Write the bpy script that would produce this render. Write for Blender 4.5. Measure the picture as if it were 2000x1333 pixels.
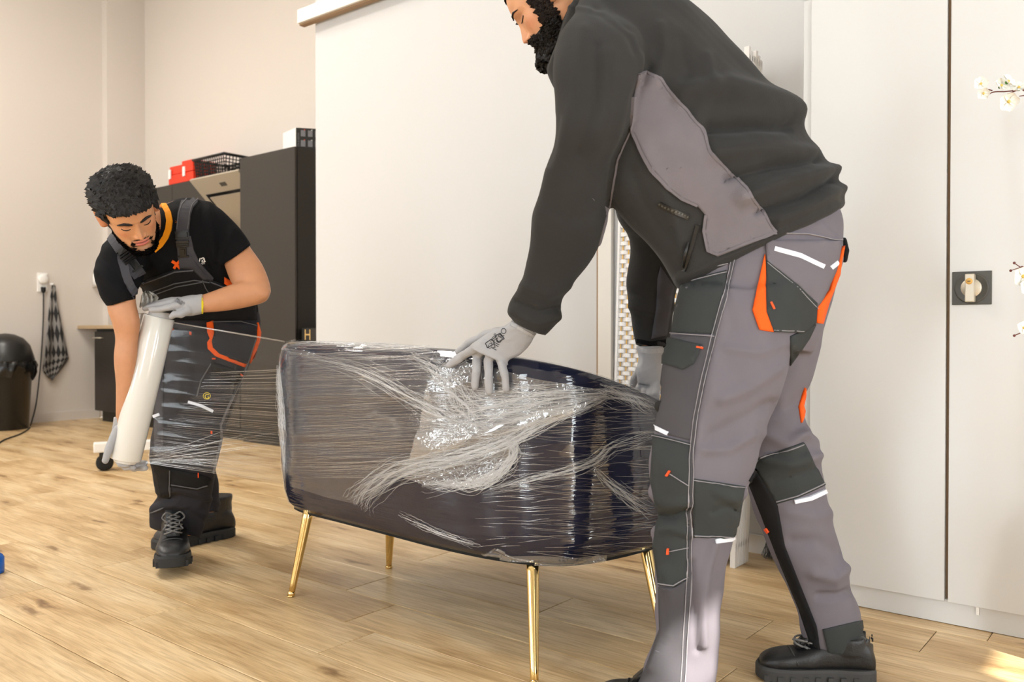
import bpy, bmesh, math, random
import numpy as np
from mathutils import Vector, Matrix, Quaternion
from mathutils.bvhtree import BVHTree
random.seed(7); rng = np.random.default_rng(7)
scene = bpy.context.scene
COL = scene.collection
for o in list(bpy.data.objects): bpy.data.objects.remove(o)

# ------------------------------------------------------------------ camera
FPX = 1650.0; CAMH = 0.86; PITCH = math.atan(18.5 / FPX)
cam = bpy.data.cameras.new('camera'); camo = bpy.data.objects.new('camera', cam); COL.objects.link(camo)
cam.sensor_width = 36; cam.lens = FPX / 2000 * 36; cam.clip_start = 0.05
camo.location = (0, 0, CAMH); camo.rotation_euler = (math.pi / 2 - PITCH, 0, 0)
cam.dof.use_dof = True; cam.dof.focus_distance = 2.35; cam.dof.aperture_fstop = 4.5
scene.camera = camo
# ------------------------------------------------------------------ world, sun, windows light, exposure
UX, UY = 0.779, -0.627      # room axis r (to the right along the planks)
VX, VY = 0.627, 0.779       # room axis d (into the depth, across the planks)
def R3(r, d, z=0.0): return Vector((r * UX + d * VX, r * UY + d * VY, z))
ROOMANG = math.atan2(UY, UX)
world = bpy.data.worlds.new('daylight'); scene.world = world; world.use_nodes = True
wn = world.node_tree.nodes; wl = world.node_tree.links
bg = wn['Background']; bg.inputs[0].default_value = (0.87, 0.945, 1.0, 1); bg.inputs[1].default_value = 11.0
sun = bpy.data.lights.new('sun', 'SUN'); suno = bpy.data.objects.new('sun', sun); COL.objects.link(suno)
sun.energy = 14.0; sun.angle = math.radians(0.6); sun.color = (1.0, 0.95, 0.86)
SUN_TO = R3(0.95, -0.333, 0.81).normalized()
suno.rotation_euler = SUN_TO.to_track_quat('Z', 'Y').to_euler(); suno.location = (0, 0, 6)
vs = scene.view_settings
vs.view_transform = 'Standard'; vs.look = 'None'; vs.exposure = 0.15; vs.gamma = 1.0; vs.use_curve_mapping = False
def portal(c, normal, w, h):
    L = bpy.data.lights.new('window_daylight', 'AREA'); L.shape = 'RECTANGLE'; L.size = w; L.size_y = h
    L.cycles.is_portal = True
    o = bpy.data.objects.new('window_daylight', L); COL.objects.link(o); o.location = c
    o.rotation_euler = (-Vector(normal)).to_track_quat('Z', 'Y').to_euler()
    return o
# window openings: (r0, r1, z0, z1) in the wall behind the camera, (d0, d1, z0, z1) in the wall on the right
REAR_D = -3.4; RIGHT_R = 2.3; LEFT_R = -8.5; CEIL = 4.5
REAR_WIN = [(-6.9, -6.1, 0.3, 3.3), (-4.1, -3.25, 0.3, 3.3), (-1.1, -0.25, 0.3, 3.3)]
RIGHT_WIN = [(-0.35, 0.45, 0.02, 2.45), (1.35, 1.95, 0.02, 2.45)]
for (a, b, z0, z1) in REAR_WIN:
    portal(R3((a + b) / 2, REAR_D - 0.02, (z0 + z1) / 2), R3(0, 1), b - a, z1 - z0)
for (a, b, z0, z1) in RIGHT_WIN:
    portal(R3(RIGHT_R + 0.02, (a + b) / 2, (z0 + z1) / 2), R3(-1, 0), b - a, z1 - z0)

# ------------------------------------------------------------------ projection helpers (real distances from the photograph's perspective)
CP, SP = math.cos(PITCH), math.sin(PITCH)
CAM = Vector((0, 0, CAMH))
def ray(px, py):
    a = (px - 1000) / FPX; b = (666.5 - py) / FPX
    return Vector((a, CP + b * SP, -SP + b * CP))
def P(px, py, Y):
    d = ray(px, py); return CAM + d * (Y / d.y)
def FL(px, py, z=0.0):
    d = ray(px, py); return CAM + d * ((z - CAMH) / d.z)
def toPx(V):
    V = np.asarray(V, float); x = V[:, 0]; y = V[:, 1]; z = V[:, 2] - CAMH
    dep = y * CP - z * SP; up = y * SP + z * CP
    return np.stack([1000 + FPX * x / dep, 666.5 - FPX * up / dep], 1)

# ------------------------------------------------------------------ materials
def srgb(r, g, b):
    f = lambda c: (c / 255 / 12.92) if c / 255 <= 0.04045 else ((c / 255 + 0.055) / 1.055) ** 2.4
    return (f(r), f(g), f(b), 1.0)
def new_mat(name):
    m = bpy.data.materials.new(name); m.use_nodes = True
    nt = m.node_tree; return m, nt, nt.nodes['Principled BSDF']
def N(nt, typ, **kw):
    n = nt.nodes.new(typ)
    for k, v in kw.items():
        if k in n.inputs.keys() if hasattr(n.inputs, 'keys') else False: n.inputs[k].default_value = v
        else: setattr(n, k, v)
    return n
def mat(name, col, rough=0.6, metal=0.0, var=0.0, vscale=8.0, bump=0.0, bscale=60.0, sheen=0.0, coat=0.0, stretch=None, spec=0.5, bdist=0.002):
    m, nt, bs = new_mat(name)
    c = srgb(*col)
    bs.inputs['Base Color'].default_value = c; bs.inputs['Roughness'].default_value = rough
    bs.inputs['Metallic'].default_value = metal; bs.inputs['Specular IOR Level'].default_value = spec
    if sheen: bs.inputs['Sheen Weight'].default_value = sheen; bs.inputs['Sheen Roughness'].default_value = 0.5
    if coat: bs.inputs['Coat Weight'].default_value = coat; bs.inputs['Coat Roughness'].default_value = 0.1
    tc = nt.nodes.new('ShaderNodeTexCoord'); vec = tc.outputs['Object']
    if stretch:
        mp = nt.nodes.new('ShaderNodeMapping'); mp.inputs['Scale'].default_value = stretch
        nt.links.new(vec, mp.inputs['Vector']); vec = mp.outputs['Vector']
    if var:
        nz = nt.nodes.new('ShaderNodeTexNoise'); nz.inputs['Scale'].default_value = vscale; nz.inputs['Detail'].default_value = 4
        nt.links.new(vec, nz.inputs['Vector'])
        mx = nt.nodes.new('ShaderNodeMix'); mx.data_type = 'RGBA'
        mx.inputs[6].default_value = tuple(max(0, x * (1 - var)) for x in c[:3]) + (1,)
        mx.inputs[7].default_value = tuple(min(1, x * (1 + var)) for x in c[:3]) + (1,)
        nt.links.new(nz.outputs['Fac'], mx.inputs[0]); nt.links.new(mx.outputs[2], bs.inputs['Base Color'])
    if bump:
        nb = nt.nodes.new('ShaderNodeTexNoise'); nb.inputs['Scale'].default_value = bscale; nb.inputs['Detail'].default_value = 3
        nt.links.new(vec, nb.inputs['Vector'])
        bp = nt.nodes.new('ShaderNodeBump'); bp.inputs['Strength'].default_value = bump; bp.inputs['Distance'].default_value = bdist
        nt.links.new(nb.outputs['Fac'], bp.inputs['Height']); nt.links.new(bp.outputs['Normal'], bs.inputs['Normal'])
    return m
M = {}
M['wall'] = mat('painted_wall', (236, 234, 231), 0.85, var=0.02, vscale=1.5, bump=0.15, bscale=180)
M['wall_k'] = mat('kitchen_wall_paint', (215, 207, 199), 0.85, var=0.02, vscale=1.5, bump=0.15, bscale=180)
M['panel'] = mat('partition_paint', (207, 206, 205), 0.6, var=0.012, vscale=1.2)
M['trimw'] = mat('white_trim', (228, 223, 215), 0.45)
M['ceil'] = mat('ceiling_paint', (240, 238, 234), 0.9)
M['cab'] = mat('white_lacquer', (217, 217, 216), 0.32, var=0.012, vscale=1.0)
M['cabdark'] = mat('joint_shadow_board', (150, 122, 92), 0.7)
M['kdark'] = mat('black_kitchen_front', (44, 40, 36), 0.38, var=0.08, vscale=3)
M['kside'] = mat('black_kitchen_side', (30, 29, 26), 0.5)
M['steel'] = mat('brushed_steel', (206, 197, 180), 0.38, metal=0.55, bump=0.05, bscale=200, stretch=(1, 1, 30))
M['glassblk'] = mat('black_glass', (18, 18, 18), 0.08)
M['counter'] = mat('wood_worktop', (186, 160, 126), 0.5, var=0.15, vscale=9)
M['black'] = mat('black_plastic', (24, 24, 24), 0.35)
M['blackmat'] = mat('black_rubber', (20, 20, 20), 0.75)
M['dkgrey'] = mat('dark_grey_plastic', (74, 72, 66), 0.4)
M['red'] = mat('red_plastic', (226, 52, 20), 0.4, var=0.06)
M['white'] = mat('white_plastic', (240, 238, 234), 0.4)
M['gold'] = mat('polished_brass', (240, 212, 148), 0.12, metal=1.0)
M['brass'] = mat('brass_hinge', (170, 140, 60), 0.35, metal=1.0)
M['velvet'] = mat('navy_velvet', (10, 17, 44), 0.7, var=0.2, vscale=6, spec=0.2)
M['velvetdk'] = mat('black_base_fabric', (14, 14, 15), 0.9)
M['skin'] = None
M['hair'] = mat('black_hair', (26, 22, 20), 0.5, var=0.3, vscale=90, bump=0.6, bscale=260, spec=0.3)
M['beardb'] = mat('dark_brown_beard', (40, 31, 27), 0.6, var=0.4, vscale=90, bump=0.6, bscale=260, spec=0.25)
M['tshirt'] = mat('black_cotton', (19, 19, 21), 0.9, var=0.1, bump=0.12, bscale=500, spec=0.12)
M['orange'] = mat('orange_trim', (240, 92, 16), 0.75, var=0.06, spec=0.3)
M['amber'] = mat('amber_collar', (236, 148, 14), 0.8, spec=0.3)
M['charcoal'] = mat('charcoal_workwear', (42, 41, 46), 0.85, var=0.10, vscale=14, bump=0.1, bscale=600, spec=0.25)
M['workblk'] = mat('black_workwear', (24, 24, 26), 0.85, var=0.1, vscale=14, bump=0.1, bscale=600, spec=0.25)
M['strap'] = mat('grey_webbing', (66, 65, 70), 0.8, spec=0.3)
M['wgrey'] = mat('grey_workwear', (108, 103, 110), 0.85, var=0.08, vscale=14, bump=0.12, bscale=600, spec=0.25)
M['wdark'] = mat('dark_workwear_patch', (54, 57, 57), 0.85, var=0.08, vscale=14, bump=0.12, bscale=600, spec=0.25)
M['wmid'] = mat('mid_grey_workwear', (74, 72, 76), 0.85, var=0.08, vscale=14, bump=0.12, bscale=600, spec=0.25)
M['fleece'] = mat('charcoal_fleece', (52, 51, 50), 0.95, var=0.10, vscale=20, bump=0.25, bscale=350, sheen=0.08, spec=0.1)
M['fleeceg'] = mat('grey_fleece', (112, 106, 110), 0.95, var=0.16, vscale=14, bump=0.25, bscale=350, sheen=0.08, spec=0.1)
M['reflect'] = mat('reflective_tape', (226, 230, 240), 0.4)
M['stitch'] = mat('grey_thread', (148, 144, 148), 0.8)
M['stitchd'] = mat('dark_thread', (96, 94, 96), 0.8)
M['ostitch'] = mat('orange_thread', (238, 84, 30), 0.8)
M['glove'] = mat('grey_nitrile_glove', (164, 163, 165), 0.62, var=0.05, vscale=20, bump=0.35, bscale=45, spec=0.35, bdist=0.004)
M['glovek'] = mat('grey_glove_knit', (176, 175, 176), 0.85, bump=0.3, bscale=400)
M['yellow'] = mat('yellow_hem', (236, 214, 30), 0.7)
M['ink'] = mat('black_print', (44, 46, 52), 0.7)
M['inkg'] = mat('grey_print', (120, 120, 124), 0.7)
M['leather'] = mat('black_boot_leather', (26, 26, 27), 0.42, var=0.15, vscale=30, bump=0.3, bscale=220)
M['lace'] = mat('speckled_lace', (110, 108, 106), 0.8, var=0.95, vscale=160)
M['sole'] = mat('black_sole', (30, 30, 30), 0.7)
M['soleg'] = mat('dark_grey_sole', (56, 55, 54), 0.7)
M['rollfilm'] = mat('film_winding', (226, 224, 218), 0.16, var=0.03, vscale=5, coat=0.6)
M['core'] = mat('white_card_core', (228, 226, 224), 0.7)
M['blue'] = mat('blue_plastic', (20, 96, 190), 0.35)
M['petal'] = mat('white_petal', (246, 244, 236), 0.6)
M['petaly'] = mat('yellow_petal_heart', (226, 196, 96), 0.6)
M['green'] = mat('green_sepal', (70, 130, 50), 0.6)
M['twig'] = mat('red_brown_twig', (106, 50, 40), 0.6)
M['weave'] = mat('white_woven_strip', (236, 232, 228), 0.6, var=0.04, vscale=30)
M['cord'] = mat('straw_cord', (222, 176, 96), 0.7)
M['candle'] = mat('cream_wax', (226, 214, 192), 0.6)
M['towel'] = None

# ------------------------------------------------------------------ mesh helpers
def link(o, parent=None):
    COL.objects.link(o)
    if parent is not None:
        o.parent = parent
        b = parent; mtx = Matrix.Identity(4)
        chain = []
        while b is not None: chain.append(b); b = b.parent
        o.matrix_parent_inverse = WORLD[parent.name].inverted()
    WORLD[o.name] = Matrix.Identity(4) if o.type != 'EMPTY' else Matrix.Translation(o.location)
    return o
WORLD = {}
def mesh_obj(name, verts, faces, material, parent=None, smooth=True, mats=None, fmat=None):
    me = bpy.data.meshes.new(name)
    me.from_pydata([tuple(v) for v in verts], [], [tuple(f) for f in faces])
    for mm in ([material] if mats is None else mats): me.materials.append(mm)
    if fmat is not None: me.polygons.foreach_set('material_index', np.asarray(fmat, np.int32))
    me.polygons.foreach_set('use_smooth', np.full(len(me.polygons), smooth))
    me.update()
    return link(bpy.data.objects.new(name, me), parent)
def empty(name, loc, label, cat, group=None):
    o = bpy.data.objects.new(name, None); o.location = loc; o.empty_display_size = 0.1
    link(o); tag(o, label, cat, group); return o
def tag(o, label=None, cat=None, group=None, kind=None):
    if label: o['label'] = label
    if cat: o['category'] = cat
    if group: o['group'] = group
    if kind: o['kind'] = kind
    return o
def struct(o, label=None):
    o['kind'] = 'structure'
    if label: o['label'] = label
    return o
class MB:
    """collects geometry of ONE part"""
    def __init__(s): s.v = []; s.f = []; s.m = []
    def add(s, v, f, mi=0):
        k = len(s.v); s.v += [tuple(x) for x in v]; s.f += [tuple(i + k for i in q) for q in f]; s.m += [mi] * len(f); return s
    def box(s, c0, c1, T=None, mi=0, bevel=0.0):
        x0, y0, z0 = c0; x1, y1, z1 = c1
        if bevel:
            bm = bmesh.new(); bmesh.ops.create_cube(bm, size=1.0)
            for v in bm.verts: v.co = Vector(((x0 + x1) / 2 + v.co.x * (x1 - x0), (y0 + y1) / 2 + v.co.y * (y1 - y0), (z0 + z1) / 2 + v.co.z * (z1 - z0)))
            bmesh.ops.bevel(bm, geom=list(bm.edges), offset=bevel, segments=2, affect='EDGES', profile=0.6)
            bm.verts.ensure_lookup_table(); bm.verts.index_update()
            v = [w.co.copy() for w in bm.verts]; f = [[w.index for w in q.verts] for q in bm.faces]; bm.free()
        else:
            v = [Vector(p) for p in ((x0, y0, z0), (x1, y0, z0), (x1, y1, z0), (x0, y1, z0), (x0, y0, z1), (x1, y0, z1), (x1, y1, z1), (x0, y1, z1))]
            f = [(0, 3, 2, 1), (4, 5, 6, 7), (0, 1, 5, 4), (1, 2, 6, 5), (2, 3, 7, 6), (3, 0, 4, 7)]
        if T is not None: v = [T(p) if callable(T) else T @ p for p in v]
        return s.add(v, f, mi)
    def tube(s, pts, rad, seg=8, caps=True, mi=0):
        pts = [Vector(p) for p in pts]; n = len(pts)
        if not hasattr(rad, '__len__'): rad = [rad] * n
        t0 = (pts[1] - pts[0]).normalized()
        ref = Vector((0, 0, 1)) if abs(t0.z) < 0.9 else Vector((1, 0, 0))
        nrm = t0.cross(ref).normalized(); rings = []
        for i in range(n):
            t = (pts[min(i + 1, n - 1)] - pts[max(i - 1, 0)])
            t = t.normalized() if t.length > 1e-9 else t0
            nrm = (nrm - t * nrm.dot(t))
            nrm = nrm.normalized() if nrm.length > 1e-6 else t.orthogonal().normalized()
            b = t.cross(nrm)
            rings.append([pts[i] + (nrm * math.cos(2 * math.pi * k / seg) + b * math.sin(2 * math.pi * k / seg)) * rad[i] for k in range(seg)])
        return s.loft(rings, caps, mi)
    def loft(s, rings, caps=True, mi=0, closed=True):
        n = len(rings[0]); v = [p for r in rings for p in r]; f = []
        for i in range(len(rings) - 1):
            for k in range(n if closed else n - 1):
                f.append((i * n + k, i * n + (k + 1) % n, (i + 1) * n + (k + 1) % n, (i + 1) * n + k))
        if caps and closed:
            f.append(tuple(range(n))[::-1]); f.append(tuple((len(rings) - 1) * n + k for k in range(n)))
        return s.add(v, f, mi)
    def lathe(s, prof, c, axis=(0, 0, 1), seg=24, mi=0, caps=True):
        a = Vector(axis).normalized(); x = a.orthogonal().normalized(); y = a.cross(x); c = Vector(c)
        return s.loft([[c + a * h + (x * math.cos(2 * math.pi * k / seg) + y * math.sin(2 * math.pi * k / seg)) * max(r, 1e-5) for k in range(seg)] for (r, h) in prof], caps, mi)
    def ball(s, c, r, seg=12, rings=8, sc=(1, 1, 1), rot=None, mi=0):
        c = Vector(c); R = []
        for i in range(rings + 1):
            th = math.pi * i / rings
            row = []
            for k in range(seg):
                p = Vector((math.sin(th) * math.cos(2 * math.pi * k / seg) * sc[0], math.sin(th) * math.sin(2 * math.pi * k / seg) * sc[1], math.cos(th) * sc[2])) * r
                if i in (0, rings): p = Vector((0.02 * r * math.cos(2 * math.pi * k / seg) * sc[0], 0.02 * r * math.sin(2 * math.pi * k / seg) * sc[1], p.z))
                if rot is not None: p = rot @ p
                row.append(c + p)
            R.append(row)
        return s.loft(R[::-1], True, mi)
    def chain(s, pts, rad, seg=12):
        """capsule chain for fingers and limbs"""
        s.tube(pts, rad, seg)
        if not hasattr(rad, '__len__'): rad = [rad] * len(pts)
        for p, r in zip(pts, rad): s.ball(p, r, seg, 6)
        return s
    def build(s, name, material, parent=None, smooth=True, mats=None):
        return mesh_obj(name, s.v, s.f, material, parent, smooth, mats, s.m if mats else None)
def rT(p): return R3(p[0], p[1], p[2])
def rbox(name, r0, r1, d0, d1, z0, z1, material, parent=None, bevel=0.0):
    return MB().box((r0, d0, z0), (r1, d1, z1), rT, bevel=bevel).build(name, material, parent, smooth=False)
def catmull(pts, n):
    pts = [np.asarray(p, float) for p in pts]; out = []
    for i in range(len(pts) - 1):
        p0 = pts[max(i - 1, 0)]; p1 = pts[i]; p2 = pts[i + 1]; p3 = pts[min(i + 2, len(pts) - 1)]
        for k in range(n):
            t = k / n
            out.append(0.5 * ((2 * p1) + (-p0 + p2) * t + (2 * p0 - 5 * p1 + 4 * p2 - p3) * t * t + (-p0 + 3 * p1 - 3 * p2 + p3) * t ** 3))
    out.append(pts[-1]); return out
def loft_px(mb, secs, sub=4, seg=28, ex=2.0):
    """limb/torso from section edges read in the photograph: (x1,y1,x2,y2,Y,half depth)"""
    S = catmull(secs, sub); rings = []
    for (x1, y1, x2, y2, Y, rd) in S:
        a = P(x1, y1, Y); b = P(x2, y2, Y); c = (a + b) / 2; h = (b - a) / 2
        view = (c - CAM).normalized(); dep = view * rd
        ring = []
        for k in range(seg):
            t = 2 * math.pi * k / seg; cs, sn = math.cos(t), math.sin(t)
            ring.append(c + h * math.copysign(abs(cs) ** (2 / ex), cs) + dep * math.copysign(abs(sn) ** (2 / ex), sn))
        rings.append(ring)
    return mb.loft(rings, True)
def remesh(mb, voxel, smooth=4, fac=0.5):
    """fuse overlapping pieces into one continuous surface"""
    me = bpy.data.meshes.new('tmp'); me.from_pydata(mb.v, [], mb.f); me.update()
    o = bpy.data.objects.new('tmp', me); COL.objects.link(o)
    bm = bmesh.new(); bm.from_mesh(me); bmesh.ops.recalc_face_normals(bm, faces=bm.faces); bm.to_mesh(me); bm.free()
    md = o.modifiers.new('r', 'REMESH'); md.mode = 'VOXEL'; md.voxel_size = voxel
    if smooth:
        ms = o.modifiers.new('s', 'SMOOTH'); ms.iterations = smooth; ms.factor = fac
    dg = bpy.context.evaluated_depsgraph_get(); dg.update()
    ev = bpy.data.meshes.new_from_object(o.evaluated_get(dg))
    bpy.data.objects.remove(o); bpy.data.meshes.remove(me)
    return ev
def mverts(me):
    a = np.empty(len(me.vertices) * 3); me.vertices.foreach_get('co', a); return a.reshape(-1, 3)
def mnorms(me):
    a = np.empty(len(me.vertices) * 3); me.vertex_normals.foreach_get('vector', a); return a.reshape(-1, 3)
def setverts(me, a): me.vertices.foreach_set('co', np.ascontiguousarray(a, dtype=np.float32).ravel()); me.update()
def poly_dist(q, pts):
    best = np.full(len(q), 1e9)
    for i in range(len(pts) - 1):
        a = np.array(pts[i], float); b = np.array(pts[i + 1], float); ab = b - a
        t = np.clip(((q - a) @ ab) / (ab @ ab + 1e-9), 0, 1)
        best = np.minimum(best, np.hypot(*(q - (a + t[:, None] * ab)).T))
    return best
def folds(me, strokes, facing=-0.15, k=1.0):
    """cloth folds as relief: (polyline, width, height)"""
    v = mverts(me); n = mnorms(me); q = toPx(v)
    view = v - np.array(CAM); view /= np.linalg.norm(view, axis=1)[:, None]
    w = np.clip((-(n * view).sum(1) - facing) / 0.3, 0, 1)
    disp = np.zeros(len(v))
    for pts, wd, amp in strokes:
        disp += k * amp * np.exp(-(poly_dist(q, pts) / wd) ** 2)
    setverts(me, v + n * (disp * w)[:, None])
def vnoise(v, scale, seed=0, oct=2):
    """cheap smooth 3-D noise by summed sines"""
    g = np.random.default_rng(seed); out = np.zeros(len(v))
    for k in range(10 * oct):
        d = g.normal(size=3); d /= np.linalg.norm(d); f = scale * (0.6 + 1.2 * g.random()) * (1 if k < 10 else 2.1)
        out += np.sin(v @ d * f + g.random() * 6.28) * (1 if k < 10 else 0.45)
    return out / 3.2
def obj_from_mesh(name, me, materials, parent=None):
    me.name = name; me.materials.clear()
    for m_ in materials: me.materials.append(m_)
    me.polygons.foreach_set('use_smooth', np.full(len(me.polygons), True)); me.update()
    return link(bpy.data.objects.new(name, me), parent)
def bvh_of(*meshes):
    V = []; F = []
    for me in meshes:
        k = len(V); V += [v.co.copy() for v in me.vertices]; F += [[i + k for i in p.vertices] for p in me.polygons]
    return BVHTree.FromPolygons(V, F)
def hit(bvh, px, py, guess=None):
    d = ray(px, py).normalized()
    loc, nor, idx, dist = bvh.ray_cast(CAM, d)
    if loc is None:
        loc, nor, idx, dist = bvh.find_nearest(CAM + d * (guess or 2.0))
        return loc, nor, False
    if nor.dot(d) > 0: nor = -nor
    return loc, nor, True
def decal(bvh, poly, name, material, parent, thick=0.0025, lift=0.0008, step=9.0, guess=2.0, noise=0.0, subp=True):
    """a sewn-on cloth panel: outline laid on the garment surface, with its own thickness"""
    bm = bmesh.new()
    pts = []
    n = len(poly)
    for i in range(n):
        a = np.array(poly[i], float); b = np.array(poly[(i + 1) % n], float)
        k = max(1, int(np.hypot(*(b - a)) / step))
        for j in range(k): pts.append(a + (b - a) * j / k)
    vs_ = [bm.verts.new((p[0], p[1], 0)) for p in pts]
    bm.faces.new(vs_)
    for _ in range(5):
        bmesh.ops.triangulate(bm, faces=bm.faces[:])
        long = [e for e in bm.edges if e.calc_length() > step * 1.6]
        if not long: break
        bmesh.ops.subdivide_edges(bm, edges=long, cuts=1)
    bmesh.ops.triangulate(bm, faces=bm.faces[:])
    bmesh.ops.beautify_fill(bm, faces=bm.faces[:], edges=bm.edges[:])
    bm.verts.index_update(); bm.verts.ensure_lookup_table()
    base = []; top = []
    cen = sum((v.co for v in bm.verts), Vector()) / len(bm.verts)
    for v in bm.verts:
        loc, nor, ok = hit(bvh, v.co.x, v.co.y, guess)
        if not ok:      # past the edge of the garment: draw in to the cloth
            for k in range(1, 16):
                c_ = v.co + (cen - v.co).normalized() * k * 3
                l2, n2, ok = hit(bvh, c_.x, c_.y, guess)
                if ok: loc, nor = l2, n2; break
        dn = noise * math.sin(v.co.x * 0.13 + v.co.y * 0.21) if noise else 0
        base.append(loc + nor * (lift - 0.003)); top.append(loc + nor * (lift + thick + dn))
    nv = len(top); F = []
    for f in bm.faces:
        F.append([v.index for v in f.verts]); F.append([v.index + nv for v in f.verts][::-1])
    for e in bm.edges:
        if len(e.link_faces) == 1: a, b = e.verts[0].index, e.verts[1].index; F.append((a, b, b + nv, a + nv))
    bm.free()
    o = mesh_obj(name, top + base, F, material, parent, True)
    bm = bmesh.new(); bm.from_mesh(o.data); bmesh.ops.recalc_face_normals(bm, faces=bm.faces); bm.to_mesh(o.data); bm.free()
    return o
def stroke(bvh, pts, width, name, material, parent, thick=0.0015, lift=0.0005, step=7.0, guess=2.0, dash=None):
    """a flat band or a line of stitches laid on a surface; width in pixels of the photograph"""
    Q = []
    for i in range(len(pts) - 1):
        a = np.array(pts[i], float); b = np.array(pts[i + 1], float); k = max(1, int(np.hypot(*(b - a)) / step))
        Q += [a + (b - a) * j / k for j in range(k)]
    Q.append(np.array(pts[-1], float)); mb = MB(); rings = []
    for i, q in enumerate(Q):
        t = Q[min(i + 1, len(Q) - 1)] - Q[max(i - 1, 0)]; t /= np.hypot(*t) + 1e-9; s = np.array((-t[1], t[0])) * width / 2
        r = []
        for sg in (-1, 1):
            loc, nor, ok = hit(bvh, *(q + s * sg), guess)
            if not ok: loc, nor, ok = hit(bvh, *q, guess)
            r.append((loc, nor))
        rings.append([r[0][0] - r[0][1] * 0.002, r[0][0] + r[0][1] * (lift + thick), r[1][0] + r[1][1] * (lift + thick), r[1][0] - r[1][1] * 0.002])
    if dash:
        i = 0
        while i + dash < len(rings): mb.loft(rings[i:i + dash + 1], True); i += dash + 1
    else: mb.loft(rings, True)
    return mb.build(name, material, parent, False)
def text_on(bvh, txt, px, py, size, ang, name, material, parent, guess=2.0, lift=0.0022, squash=1.0, shear=0.0, bold=0.0):
    cu = bpy.data.curves.new('t', 'FONT'); cu.body = txt; cu.size = size; cu.align_x = 'LEFT'; cu.offset = bold
    o = bpy.data.objects.new('t', cu); COL.objects.link(o)
    dg = bpy.context.evaluated_depsgraph_get(); dg.update()
    me = bpy.data.meshes.new_from_object(o.evaluated_get(dg)); bpy.data.objects.remove(o)
    c, s = math.cos(ang), math.sin(ang); V = []
    for v in me.vertices:
        x = v.co.x * squash + shear * v.co.y; y = -v.co.y
        loc, nor, ok = hit(bvh, px + x * c - y * s, py + x * s + y * c, guess); V.append(loc + nor * lift)
    F = [list(p.vertices) for p in me.polygons]; bpy.data.meshes.remove(me)
    return mesh_obj(name, V, F, material, parent, False)
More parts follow.
